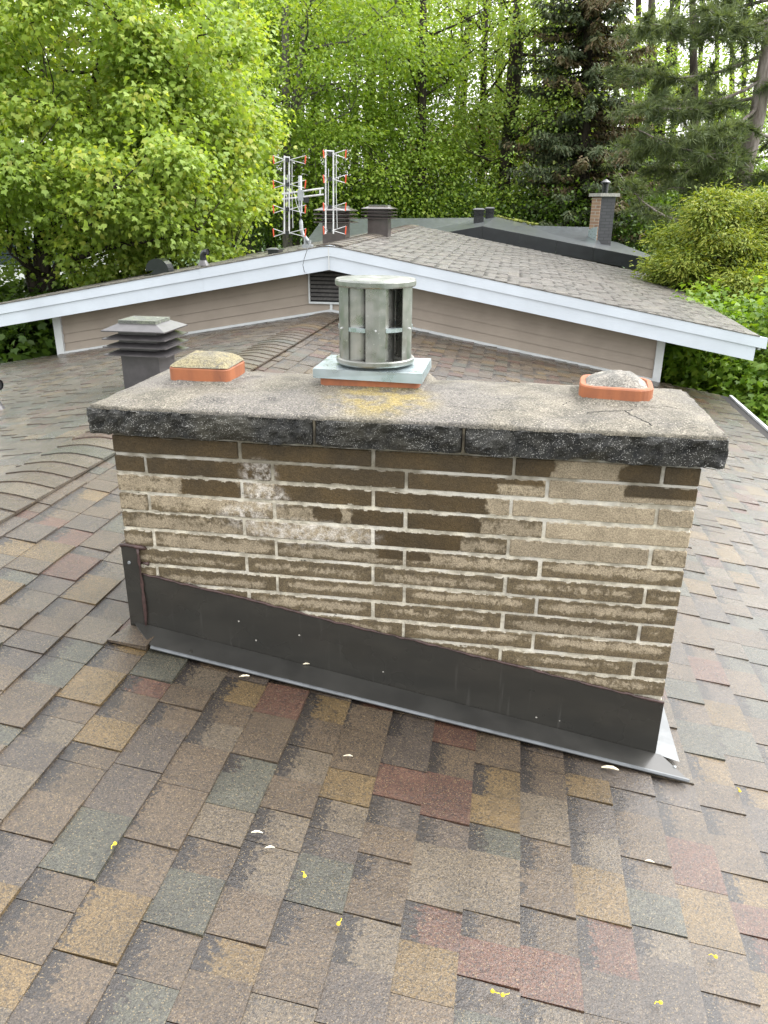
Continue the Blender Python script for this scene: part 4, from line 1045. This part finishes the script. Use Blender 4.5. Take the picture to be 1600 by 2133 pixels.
# ------------------------------------------------------------------ trees
LEAF = {
 'maple': np.array([(0, 0), (.36, .18), (.50, .62), (.18, .60), (0, 1.0), (-.18, .60), (-.50, .62), (-.36, .18)]),
 'oval': np.array([(0, 0), (.32, .35), (.26, .72), (0, 1.0), (-.26, .72), (-.32, .35)]),
 'quad': np.array([(0, 0), (.34, .45), (0, 1.0), (-.34, .45)]),
 'blade': np.array([(-.05, 0), (.05, 0), (0, 1.0)]),
 'spray': np.array([(-.06, 0), (.06, 0), (.22, .35), (.08, .55), (.16, .8), (0, 1.0), (-.16, .75), (-.07, .5), (-.22, .3)]),
}
def leaf_mesh(name, mat, parent, C, D, N, size, rnd, shape, kind=None):
    """C base points, D direction of midrib, N face normals, size, rnd colour 0..1"""
    S_ = LEAF[shape]; k = len(S_); n = len(C)
    D = D/(np.linalg.norm(D, axis=1, keepdims=True)+1e-9)
    Wd = np.cross(D, N); Wd /= (np.linalg.norm(Wd, axis=1, keepdims=True)+1e-9)
    Nn = np.cross(Wd, D)
    size = size[:, None, None]
    fold = np.abs(S_[:, 0])*0.35
    V = C[:, None, :]+size*(Wd[:, None, :]*S_[None, :, 0:1]+D[:, None, :]*S_[None, :, 1:2]+Nn[:, None, :]*(fold-0.25*S_[:, 1]**2)[None, :, None])
    V = V.reshape(-1, 3)-np.array(root_loc(parent) if parent is not None else (0, 0, 0))
    me = bpy.data.meshes.new(name)
    me.vertices.add(n*k); me.vertices.foreach_set('co', V.astype(np.float32).ravel())
    me.loops.add(n*k); me.loops.foreach_set('vertex_index', np.arange(n*k, dtype=np.int32))
    me.polygons.add(n); me.polygons.foreach_set('loop_start', np.arange(0, n*k, k, dtype=np.int32))
    try: me.polygons.foreach_set('loop_total', np.full(n, k, dtype=np.int32))
    except Exception: pass
    me.update(calc_edges=True)
    A_ = me.attributes.new('lr', 'FLOAT', 'POINT'); A_.data.foreach_set('value', np.repeat(np.clip(rnd, 0, 1), k).astype(np.float32))
    me.materials.append(mat)
    o = bpy.data.objects.new(name, me); COL.objects.link(o); o.parent = parent
    if kind: o['kind'] = kind
    return o

def limb_path(a, b, sag=0.0, wob=0.08, n=6):
    a = np.array(a, float); b = np.array(b, float); L = np.linalg.norm(b-a); P = []
    o = rng.normal(size=3)*wob*L
    for t in np.linspace(0, 1, n):
        P.append(a+(b-a)*t+o*math.sin(math.pi*t)*.5+np.array([0, 0, -sag*L*math.sin(math.pi*t)])+rng.normal(size=3)*wob*L*.08*(0 < t < 1))
    return P

def clusters_in(ells, n, shell=0.45, gap=-0.06):
    """points in ellipsoids [(centre, radii, weight)], biased outwards, thinned by noise for gaps"""
    W = np.array([e[2] for e in ells], float); W /= W.sum(); out = []
    from mathutils import noise as mn
    while len(out) < n:
        e = ells[rng.choice(len(ells), p=W)]
        d = rng.normal(size=3); d /= np.linalg.norm(d)
        r = shell+(1-shell)*rng.random()**.6
        p = np.array(e[0])+d*np.array(e[1])*r
        if mn.noise(Vector(p*1.0))+0.5*mn.noise(Vector(p*2.3))+0.2*rng.random() < gap: continue
        out.append(p)
    return np.array(out)

def broadleaf(name, label, group, stems, ells, ncl, npl, cr, ls, mat, shape, bark, droop=.5, twig_r=.012, shell=.45, cat='tree', nlimb=14, tone=(0.0, 1.0), base=None, flat=1.0, gap=-0.06):
    """stems: list of polylines [(pt, radius)...]; clusters of leaves carried by twigs"""
    extra = []
    for e in ells:
        for _ in range(9):
            d = rng.normal(size=3); d /= np.linalg.norm(d); k_ = rng.uniform(.14, .30)
            extra.append((np.array(e[0])+d*np.array(e[1])*rng.uniform(.9, 1.12), np.array(e[1])*k_, e[2]*k_*.42))
    ells = list(ells)+extra
    loc = base if base is not None else tuple(stems[0][0][0])
    t = thing(name, label, cat, loc, group)
    m = MB(); nodes = []
    for st in stems:
        m.tube([p for p, r in st], [r for p, r in st], 9)
        for (p, r), (p2, r2) in zip(st[:-1], st[1:]):
            for q in np.linspace(0, 1, 6): nodes.append((np.array(p)+(np.array(p2)-np.array(p))*q, r+(r2-r)*q))
    # limbs towards points in the crown
    K = clusters_in(ells, nlimb, .35)
    up = [n_ for n_ in nodes if n_[0][2] > min(k[2] for k in K)-2.0] or nodes
    for k in K:
        c = [n_ for n_ in up if n_[0][2] < k[2]-.15*np.linalg.norm((n_[0]-k)[:2])] or up
        a, r = min(c, key=lambda n_: np.linalg.norm(n_[0]-k)+rng.random()*.4)
        P = limb_path(a, k, .04, .10, 6); r0 = min(r*.7, .055*max(1, ls*7))
        m.tube(P, [max(r0*(1-i/6.5), twig_r*.8) for i in range(6)], 6)
        for i, p in enumerate(P[1:]): nodes.append((p, max(r0*(1-(i+1)/6.5), twig_r*.8)))
    C = clusters_in(ells, ncl, shell, gap)
    NP = np.array([n_[0] for n_ in nodes])
    for c in C[::2]:
        i = int(np.argmin(((NP-c)**2).sum(1)+(NP[:, 2] > c[2])*1.0))
        d = np.linalg.norm(NP[i]-c)
        if d < 3.0: m.tube(limb_path(NP[i], c, -.03, .10, 4), [twig_r, twig_r*.8, twig_r*.6, twig_r*.35], 4, cap=False)
    m.build('trunk', bark, t, smooth=True)
    n = ncl*npl
    ci = np.repeat(np.arange(ncl), npl)
    off = rng.normal(size=(n, 3))*np.array([cr, cr, cr*.55*flat])
    B = C[ci]+off
    D = off*np.array([1, 1, .6])/cr+rng.normal(size=(n, 3))*.5+np.array([0, 0, -droop])
    N = rng.normal(size=(n, 3))*.55+np.array([0, 0, 1.0])+off/cr*.3
    cv = rng.random(ncl)
    rnd = tone[0]+(tone[1]-tone[0])*(.50*cv[ci]+.5*rng.random(n))
    leaf_mesh('crown', mat, t, B, D, N, ls*(.65+.7*rng.random(n)), rnd, shape)
    return t

def P3(u, v, y): return at(u, v, y)
def ell(u, v, y, ru, rv, ry, w=1.0):
    c = at(u, v, y); s = (y+2.1)/1600*1.0
    return (c, (ru*s, ry, rv*s), w)

# 1 big maple at left
Y = 11.0
g0 = P3(105, 620, Y); gz = -3.7
stems = []
b0 = np.array([g0[0], Y, gz])
for (u1, v1, u2, v2, r) in ((55, 545, -40, 150, .10), (80, 540, 90, 60, .09), (95, 545, 230, 40, .10), (118, 560, 400, 120, .08)):
    stems.append([(b0, r*1.35), (P3(92 if u1 > 60 else 78, 620, Y), r*1.1), (P3(u1, v1, Y), r), (P3((u1+u2)/2, (v1+v2)/2, Y+.3), r*.7), (P3(u2, v2, Y+.2), r*.3)])
broadleaf('maple_tree', 'large bright yellow-green maple filling the left of the view, several dark stems', None, stems,
          [ell(180, 300, Y, 330, 260, 2.2, 3), ell(120, 80, Y+.3, 330, 260, 2.2, 2), ell(380, 400, Y-.3, 175, 170, 1.6, 1.6), ell(60, 470, Y, 160, 90, 1.5, .35), ell(400, 180, Y+.2, 130, 150, 1.4, 1)],
          1500, 62, .19, .080, M_LMAP, 'maple', M_BARK, droop=.9, nlimb=46, shell=.35, base=tuple(b0))
# second maple beyond, paler, at the far left edge
Y = 15
b0 = np.array([P3(150, 500, Y)[0], Y, gz])
broadleaf('maple_tree', 'paler maple standing behind the big maple at the top left corner', None, [[(b0, .17), (P3(140, 450, Y), .13), (P3(120, 0, Y), .07)]],
          [ell(60, 60, Y, 330, 330, 2.4, 1), ell(330, 60, Y, 200, 220, 2, .7)], 420, 46, .35, .11, M_LLIT, 'oval', M_BARK, droop=.6, nlimb=20, base=tuple(b0))

# 2 wood behind: individual trees, each with its own trunk
def wood_tree(u, v0, y, r, lean, ells, ncl, mat, bark, label, fork=None, ls=.17, npl=30, cr=.42, nlimb=18, name='deciduous_tree', tone=(0, 1), grp=None, flat=.6):
    f_ = (y+8-CAM[1])/(y-CAM[1]); y = y+8; r *= f_; cr *= f_   # keeps clear of the neighbouring house
    ells = [(CAM+(np.array(c_)-CAM)*f_, np.array(q_)*f_, w_) for c_, q_, w_ in ells]
    ncl = int(ncl*.66); npl = int(npl*2.1); ls *= .47*f_; b = np.array([P3(u, v0, y)[0], y, gz])
    top = P3(u+lean, -150, y)
    st = [[(b, r*1.25), (P3(u, v0, y), r), (P3(u+lean*.35, v0*.45, y), r*.8), (top, r*.45)]]
    if fork:
        uf, vf, u2, v2 = fork
        st.append([(P3(uf, vf, y), r*.75), (P3((uf+u2)/2+4, (vf+v2)/2, y), r*.6), (P3(u2, v2, y), r*.35)])
    return broadleaf(name, label, grp, st, ells, ncl, npl, cr, ls, mat, 'oval', bark, droop=.35, gap=.05, nlimb=nlimb, base=tuple(b), twig_r=.016, shell=.2, tone=tone, flat=flat)
wood_tree(598, 470, 17, .12, -6, [ell(640, 200, 17, 150, 150, 2.2, 1), ell(600, 360, 17, 110, 110, 2, .8), ell(700, 60, 17, 150, 120, 2, .8)], 520, M_LMID, M_BARKG, 'grey forked tree rising just above the antenna', fork=(605, 270, 632, 60))
wood_tree(522, 400, 20, .16, -12, [ell(560, 40, 20.5, 120, 120, 2.4, 1), ell(640, 20, 20, 110, 90, 2, .7)], 300, M_LMID, M_BARKG, 'tall grey trunk right beside the edge of the big maple')
wood_tree(560, 400, 24, .2, -22, [ell(700, -10, 24, 150, 90, 3, 1), ell(560, 300, 24, 90, 160, 2.6, .7)], 300, M_LMID, M_BARK, 'dark trunk leaning between the grey trunk and the forked tree', ls=.2)
wood_tree(655, 440, 22, .17, 6, [ell(760, 330, 20, 110, 110, 2.4, 1), ell(700, 420, 20, 90, 60, 2, .5), ell(860, 250, 21, 110, 120, 2.3, .8)], 520, M_LMID, M_BARK, 'broad green tree behind the right antenna panel')
wood_tree(770, 450, 24, .20, 4, [ell(780, 150, 24, 130, 150, 3, 1), ell(860, 30, 24, 130, 90, 3, .8)], 460, M_LMID, M_BARK, 'dark trunked tree above the brown roof vents', ls=.2)
wood_tree(876, 450, 19, .14, 8, [ell(900, 90, 20, 130, 150, 2.6, 1), ell(850, 370, 19, 110, 80, 2.2, .9), ell(960, 420, 19, 90, 50, 2, .5)], 460, M_LMID, M_BARK, 'tree with a dark straight trunk right of the brown vents')
wood_tree(955, 450, 26, .14, 30, [ell(1010, 120, 25, 140, 160, 3, 1), ell(960, 330, 25, 110, 120, 3, .45)], 330, M_LLIT, M_BARK, 'airy pale green tree with a thin leaning trunk in the middle', ls=.2, npl=24)
wood_tree(1000, 450, 22, .12, 18, [ell(1060, 60, 22, 120, 140, 2.6, 1), ell(1010, 380, 22, 100, 80, 2.4, .5)], 260, M_LLIT, M_BARK, 'slender tree left of the twin trunks', npl=22)
wood_tree(1046, 450, 20, .16, 46, [ell(1110, 120, 20.5, 110, 160, 2.5, 1), ell(1060, 330, 20, 100, 110, 2.3, .55), ell(1150, 250, 21, 80, 120, 2.3, .4)], 330, M_LLIT, M_BARK, 'twin stemmed tree just behind the black roof peak', fork=(1050, 400, 1090, 40), npl=24)
wood_tree(1135, 470, 28, .16, 24, [ell(1150, 330, 27, 110, 130, 3, 1), ell(1130, 60, 27, 120, 120, 3, .5)], 260, M_LMID, M_BARK, 'distant green tree left of the dark spruce', ls=.24, cr=.6)
wood_tree(1350, 420, 30, .18, 10, [ell(1380, 230, 29, 150, 130, 3.4, 1), ell(1480, 120, 30, 140, 120, 3.4, .8), ell(1560, 300, 29, 130, 150, 3.4, 1)], 560, M_LLIT, M_BARK, 'pale green tree behind the pine boughs', ls=.24, cr=.6)
wood_tree(1450, 450, 22, .14, -10, [ell(1440, 420, 22, 140, 100, 2.8, 1), ell(1580, 380, 22, 90, 150, 2.6, .7)], 420, M_LMID, M_BARK, 'green tree behind the grey pine trunk', tone=(0, .7))
wood_tree(440, 520, 21, .16, 0, [ell(470, 180, 21.5, 130, 200, 2.6, 1), ell(300, 400, 22, 220, 120, 2.6, 1)], 460, M_LMID, M_BARK, 'darker green tree showing through the edge of the big maple', ls=.2)
wood_tree(20, 520, 24, .16, 0, [ell(20, 300, 24, 200, 200, 3, 1)], 260, M_LMID, M_BARK, 'green tree seen through gaps at the left edge', ls=.22)
# undergrowth band at the foot of the wood
C = []
for i in range(420):
    u = rng.uniform(380, 1560); y = rng.uniform(25, 31); C.append(at(u, rng.uniform(405, 500), y))
C = np.array(C); npl = 130; ci = np.repeat(np.arange(len(C)), npl); n = len(ci)
off = rng.normal(size=(n, 3))*np.array([.75, .6, .4])
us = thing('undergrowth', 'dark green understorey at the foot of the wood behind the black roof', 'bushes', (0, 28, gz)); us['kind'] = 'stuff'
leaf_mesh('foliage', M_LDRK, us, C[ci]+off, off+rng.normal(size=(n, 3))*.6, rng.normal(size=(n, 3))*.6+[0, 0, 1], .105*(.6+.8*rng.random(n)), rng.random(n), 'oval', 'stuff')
# far wood: thin veil of foliage
C = []
while len(C) < 520:
    u = rng.uniform(-250, 1850); v = rng.uniform(-140, 470); y = rng.uniform(40, 50)
    dens = .8 if u < 820 else (.10 if u < 1200 else .12)
    if v > 330: dens = .5
    if 1340 < u < 1480 and v < 60: dens = .0
    if rng.random() < dens: C.append(at(u, v, y))
C = np.array(C); npl = 60; ci = np.repeat(np.arange(len(C)), npl); n = len(ci)
off = rng.normal(size=(n, 3))*np.array([1.0, 1.0, .55])
fw = thing('far_wood', 'far band of pale spring woodland closing the view', 'wood', (0, 45, gz)); fw['kind'] = 'stuff'
leaf_mesh('foliage', M_LLIT, fw, C[ci]+off, off+rng.normal(size=(n, 3))*.6, rng.normal(size=(n, 3))*.6+[0, 0, 1], .17*(.6+.8*rng.random(n)), .2+.6*rng.random(n), 'quad', 'stuff')
m = MB()
for i in range(34):
    u = rng.uniform(380, 1600); y = rng.uniform(38, 44); b = at(u, 470, y); t_ = at(u+rng.uniform(-30, 60), -150, y)
    b[2] = gz; m.tube([b, (b+t_)/2+rng.normal(size=3)*.3, t_], [.2, .15, .06], 6)
m.build('trunks', M_BARK, fw, kind='stuff')
# pink blossom
b = at(960, 330, 36); b0 = np.array([b[0], 36, gz])
broadleaf('blossom_tree', 'small pink blossoming tree glimpsed in the middle of the wood', None, [[(b0, .15), (at(960, 380, 36), .1), (at(955, 270, 36), .05)]], [ell(950, 310, 36, 80, 34, 2, 1), ell(1080, 300, 36, 50, 26, 2, .5)], 150, 30, .4, .2, M_LPNK, 'quad', M_BARK, nlimb=8, base=tuple(b0))

# 3 spruce
def conifer(name, label, base, top, r0, rads, nwh, per, spr, ssize, mat, bark, brown, droop=.25):
    t = thing(name, label, 'tree', tuple(base)); base = np.array(base, float); top = np.array(top, float)
    m = MB(); H = top-base
    m.tube([base, base+H*.33, base+H*.66, top], [r0, r0*.8, r0*.5, r0*.15], 9)
    Cs, Ds, Ns, Rs = [], [], [], []
    for i in range(nwh):
        f = rads[0][0]+(.995-rads[0][0])*i/nwh
        R = np.interp(f, [a for a, b in rads], [b for a, b in rads])
        for j in range(per):
            th = rng.random()*2*math.pi; L = R*rng.uniform(.55, 1.12)
            o = base+H*(f+rng.uniform(-.5, .5)/nwh)
            dr = rng.uniform(.5, 1.5)*droop
            P = [o+np.array([math.cos(th)*L*q, math.sin(th)*L*q, -dr*L*math.sin(q*2.2)*.55+ .03*L*q]) for q in np.linspace(0, 1, 6)]
            m.tube(P, [max(.035*(1-q)+.006, .006)*(1+L*.1) for q in np.linspace(0, 1, 6)], 4, cap=False)
            n = int(spr*L)+4; q = rng.random(n)**.8*.93+.07
            Pi = np.array([np.interp(q, np.linspace(0, 1, 6), [p[k] for p in P]) for k in range(3)]).T
            side = np.array([-math.sin(th), math.cos(th), 0]); s_ = rng.choice([-1, 1], n)
            D = side*s_[:, None]*rng.uniform(.3, 1, n)[:, None]+np.array([math.cos(th), math.sin(th), 0])*rng.uniform(.1, .8, n)[:, None]+np.array([0, 0, -1])*rng.uniform(0.05, .8, n)[:, None]
            br = brown(f, th) > rng.random()
            Cs.append(Pi+rng.normal(size=(n, 3))*.05); Ds.append(D); Ns.append(rng.normal(size=(n, 3))*.5+[0, 0, 1]); Rs.append((rng.random(n)*.5+.5) if br else rng.random(n)*.5)
    m.build('trunk', bark, t, smooth=True)
    C = np.concatenate(Cs); n = len(C)
    leaf_mesh('crown', mat, t, C, np.concatenate(Ds), np.concatenate(Ns), ssize*(.6+.8*rng.random(n)), np.concatenate(Rs), 'spray')
    return t
Y = 27; b = at(1222, 480, Y)
conifer('spruce_tree', 'tall dark spruce with rust brown dying sprays behind the far brick chimney', (b[0], Y, gz), tuple(at(1243, -330, Y)), .32,
        [(.20, .5), (.26, 2.9), (.42, 2.9), (.58, 2.3), (.72, 1.9), (.85, 1.3), (1.0, .2)], 48, 9, 74, .15, M_LSPR, M_BARK, lambda f, th: .30+.25*(math.cos(th) > .2)+.15*(f > .55))

# 4 pine at right: leaning trunk, long drooping boughs with needle tufts
Y = 14.5; b = at(1528, 470, Y); b0 = np.array([b[0]-.5, Y, gz])
t = thing('pine_tree', 'tall pine with a bare grey leaning trunk and drooping soft boughs at the right edge', 'tree', tuple(b0))
TR = [b0, at(1535, 450, Y), at(1553, 340, Y), at(1578, 240, Y), at(1597, 120, Y), at(1625, -60, Y), at(1640, -330, Y)]
m = MB(); m.tube(TR, [.19, .165, .16, .145, .13, .11, .06], 12)
Cs, Ds, Rs = [], [], []
def bough(o, e, sag, n, r):
    P = limb_path(o, e, -sag, .05, 9); m.tube(P, [r*(1-.1*i) for i in range(9)], 5, cap=False)
    A_ = np.array(P)
    for k in range(n):
        q = .22+.78*rng.random(); p = np.array([np.interp(q, np.linspace(0, 1, 9), A_[:, c]) for c in range(3)])
        d = rng.normal(size=3)*np.array([1, 1, .35]); e2 = p+d/np.linalg.norm(d)*rng.uniform(.15, .55)+np.array([0, 0, -.08])
        m.tube([p, e2], [.008, .004], 3, cap=False)
        for s_ in np.linspace(.35, 1, 4):
            c = p+(e2-p)*s_; nn = 26
            D = rng.normal(size=(nn, 3))+(e2-p)/np.linalg.norm(e2-p)*.9+np.array([0, 0, .15])
            Cs.append(np.repeat(c[None], nn, 0)); Ds.append(D); Rs.append(np.clip(rng.random()+rng.normal(size=nn)*.15, 0, 1))
for (ot, u2, v2, dy, sag, n) in ((.93, 1300, 60, .3, -.10, 40), (.86, 1330, 40, -1.2, -.10, 40), (.80, 1290, 130, .8, -.12, 44), (.74, 1310, 215, -.8, -.14, 46), (.70, 1360, 190, 1.0, -.12, 40),
                                (.64, 1300, 300, .5, -.16, 46), (.60, 1330, 270, -1.0, -.14, 42), (.55, 1350, 345, .6, -.16, 40), (.52, 1400, 390, -.7, -.15, 34), (.47, 1440, 420, .6, -.12, 26),
                                (.44, 1290, 360, 1.6, -.2, 36), (.9, 1660, 40, .4, -.1, 26), (.75, 1700, 150, -.5, -.12, 30), (.62, 1700, 260, .7, -.12, 26), (.50, 1690, 330, -.6, -.1, 24), (.97, 1420, -30, .2, -.1, 36), (.88, 1480, 20, -1.0, -.1, 30),
                                (.68, 1420, 260, -1.6, -.12, 34), (.57, 1470, 320, -1.4, -.12, 26)):
    tt = np.array(TR); s_ = ot*6 if False else None
    v0 = 470-(ot-.4)*900
    o = np.array([np.interp(-v0, [-450, -340, -240, -120, 60], [at(1535, 450, Y)[k], at(1553, 340, Y)[k], at(1578, 240, Y)[k], at(1597, 120, Y)[k], at(1625, -60, Y)[k]]) for k in range(3)])
    bough(o, at(u2, v2, Y+dy), sag*.8, n, .035)
m.build('trunk', M_BARKP, t, smooth=True)
C = np.concatenate(Cs); D = np.concatenate(Ds); n = len(C)
leaf_mesh('crown', M_LPIN, t, C, D, rng.normal(size=(n, 3)), .17*(.6+.7*rng.random(n)), np.concatenate(Rs), 'blade')

# 5 cedar lower right, yellow-green sprays
def spray_bush(name, label, ells, ncl, npl, cr, ls, mat, base, shape='spray', droop=.5, bark=M_BARK, shell=.55, cat='tree', gap=-0.06):
    return broadleaf(name, label, None, [[(np.array(base), .12), (np.array(base)+[0, 0, 1.5], .08), (np.array(ells[0][0]), .04)]], ells, ncl, npl, cr, ls, mat, shape, bark, droop=droop, nlimb=16, shell=shell, cat=cat, base=tuple(base), gap=gap)
Y = 11.5
spray_bush('cedar_tree', 'yellow-green cedar with feathery sprays right of the black fascia', [ell(1560, 640, Y, 160, 190, 1.3, 2), ell(1600, 500, Y, 110, 90, 1.1, .9), ell(1450, 560, Y+.2, 70, 80, .9, .6), ell(1500, 500, Y, 70, 70, .9, .5)],
           1400, 84, .15, .062, M_LCED, (at(1570, 600, Y)[0], Y, gz), droop=.2, gap=.10, shell=.3)
# 6 bright maple bush below the fascia at right
Y = 9.3
spray_bush('maple_sapling', 'fresh bright green young maple under the right end of the white fascia', [ell(1500, 770, Y, 150, 110, 1.3, 2), ell(1620, 720, Y-.3, 100, 110, 1.2, 1.2), ell(1640, 860, Y-1.2, 120, 90, 1.0, 1), ell(1420, 720, Y+.6, 80, 90, .9, .7), ell(1530, 880, Y-.3, 130, 120, 1.1, 1)],
           1000, 44, .16, .08, M_LBRI, (at(1560, 760, Y)[0]+.3, Y, gz), shape='maple', droop=.6)
# 7 dark shrub below the left end of the fascia
Y = 10.0
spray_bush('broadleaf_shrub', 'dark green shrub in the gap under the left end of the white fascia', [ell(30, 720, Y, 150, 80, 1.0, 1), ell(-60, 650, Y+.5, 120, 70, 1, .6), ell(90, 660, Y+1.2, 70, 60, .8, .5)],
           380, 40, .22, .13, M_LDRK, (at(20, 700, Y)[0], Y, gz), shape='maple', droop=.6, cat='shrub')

# ------------------------------------------------------------------ small litter on the shingles
def husk(x, y, L, a, z=None, mat=M_DROP, label='', nm='seed_husk', cat='plant debris', grp='pale husks and flower bits fallen on the wet shingles'):
    z = (zr(x)+.003) if z is None else z
    t = MB(); n_ = 7
    P = [np.array([x+math.cos(a)*L*(i/(n_-1)-.5), y+math.sin(a)*L*(i/(n_-1)-.5)+.15*L*math.sin(3*i/(n_-1)), z+.002]) for i in range(n_)]
    t.tube(P, [L*.02+.10*L*math.sin(math.pi*min(max(i/(n_-1), .06), .94))*random.uniform(.7, 1.2) for i in range(n_)], 6)
    o = t.build(nm, mat, None, smooth=True); tagit(o, label, cat, grp)
HL = [(.585, -.012, .022, .2, 'ivory husk lying on the flashing fold', -.738), (.419, -.135, .032, .3, 'tan husk on the shingle just below the flashing, left of centre', None), (.797, -.366, .026, .1, 'ivory husk on a grey shingle below the middle of the flashing', None),
      (.645, -.708, .028, .1, 'ivory husk, upper left of the close pair', None), (.687, -.741, .024, .2, 'ivory husk, lower right of the close pair', None), (1.548, -.128, .05, -.1, 'long cream husk against the flashing hem near its right end', None), (1.614, -.463, .024, -.1, 'white sliver on the shiny shingles at right', None)]
for x, y, L, a, lb, z in HL: husk(x, y, L, a, z, label=lb)
BL = [(.358, -.846, 'yellow blossom on the left shingles, beside a maroon tab'), (.785, -.793, 'yellow blossom stalk right of the close pair of husks'), (.885, -.889, 'yellow blossom right of centre in the lower foreground'), (1.221, -.943, 'yellow blossom, left one of the close pair near the bottom'), (1.242, -.945, 'yellow blossom, right one of the close pair near the bottom'),
      (1.576, -.861, 'yellow blossom toward the bottom right'), (1.726, -.706, 'yellow blossom on the pale shingles at right'), (1.94, -.08, 'yellow blossom right of the flashing corner')]
for x, y, lb in BL:
    t = thing('fallen_blossom', lb, 'blossom', (x, y, zr(x)+.004), 'yellow maple blossoms scattered on the shingles')
    z = zr(x)+.004
    MB().loops([[(x+.0045*math.cos(a_)*s_, y+.0045*math.sin(a_)*s_, z+h_) for a_ in np.linspace(0, 2*math.pi, 7)[:-1]] for s_, h_ in ((.5, 0), (1.1, .003), (.6, .007))]).build('flower', M_YEL, t)
    a_ = random.random()*6; MB().tube([(x, y, z+.003), (x+.010*math.cos(a_), y+.010*math.sin(a_), z+.006), (x+.015*math.cos(a_+.25), y+.015*math.sin(a_+.25), z+.003)], .0011, 4).build('stalk', M_YEL, t)
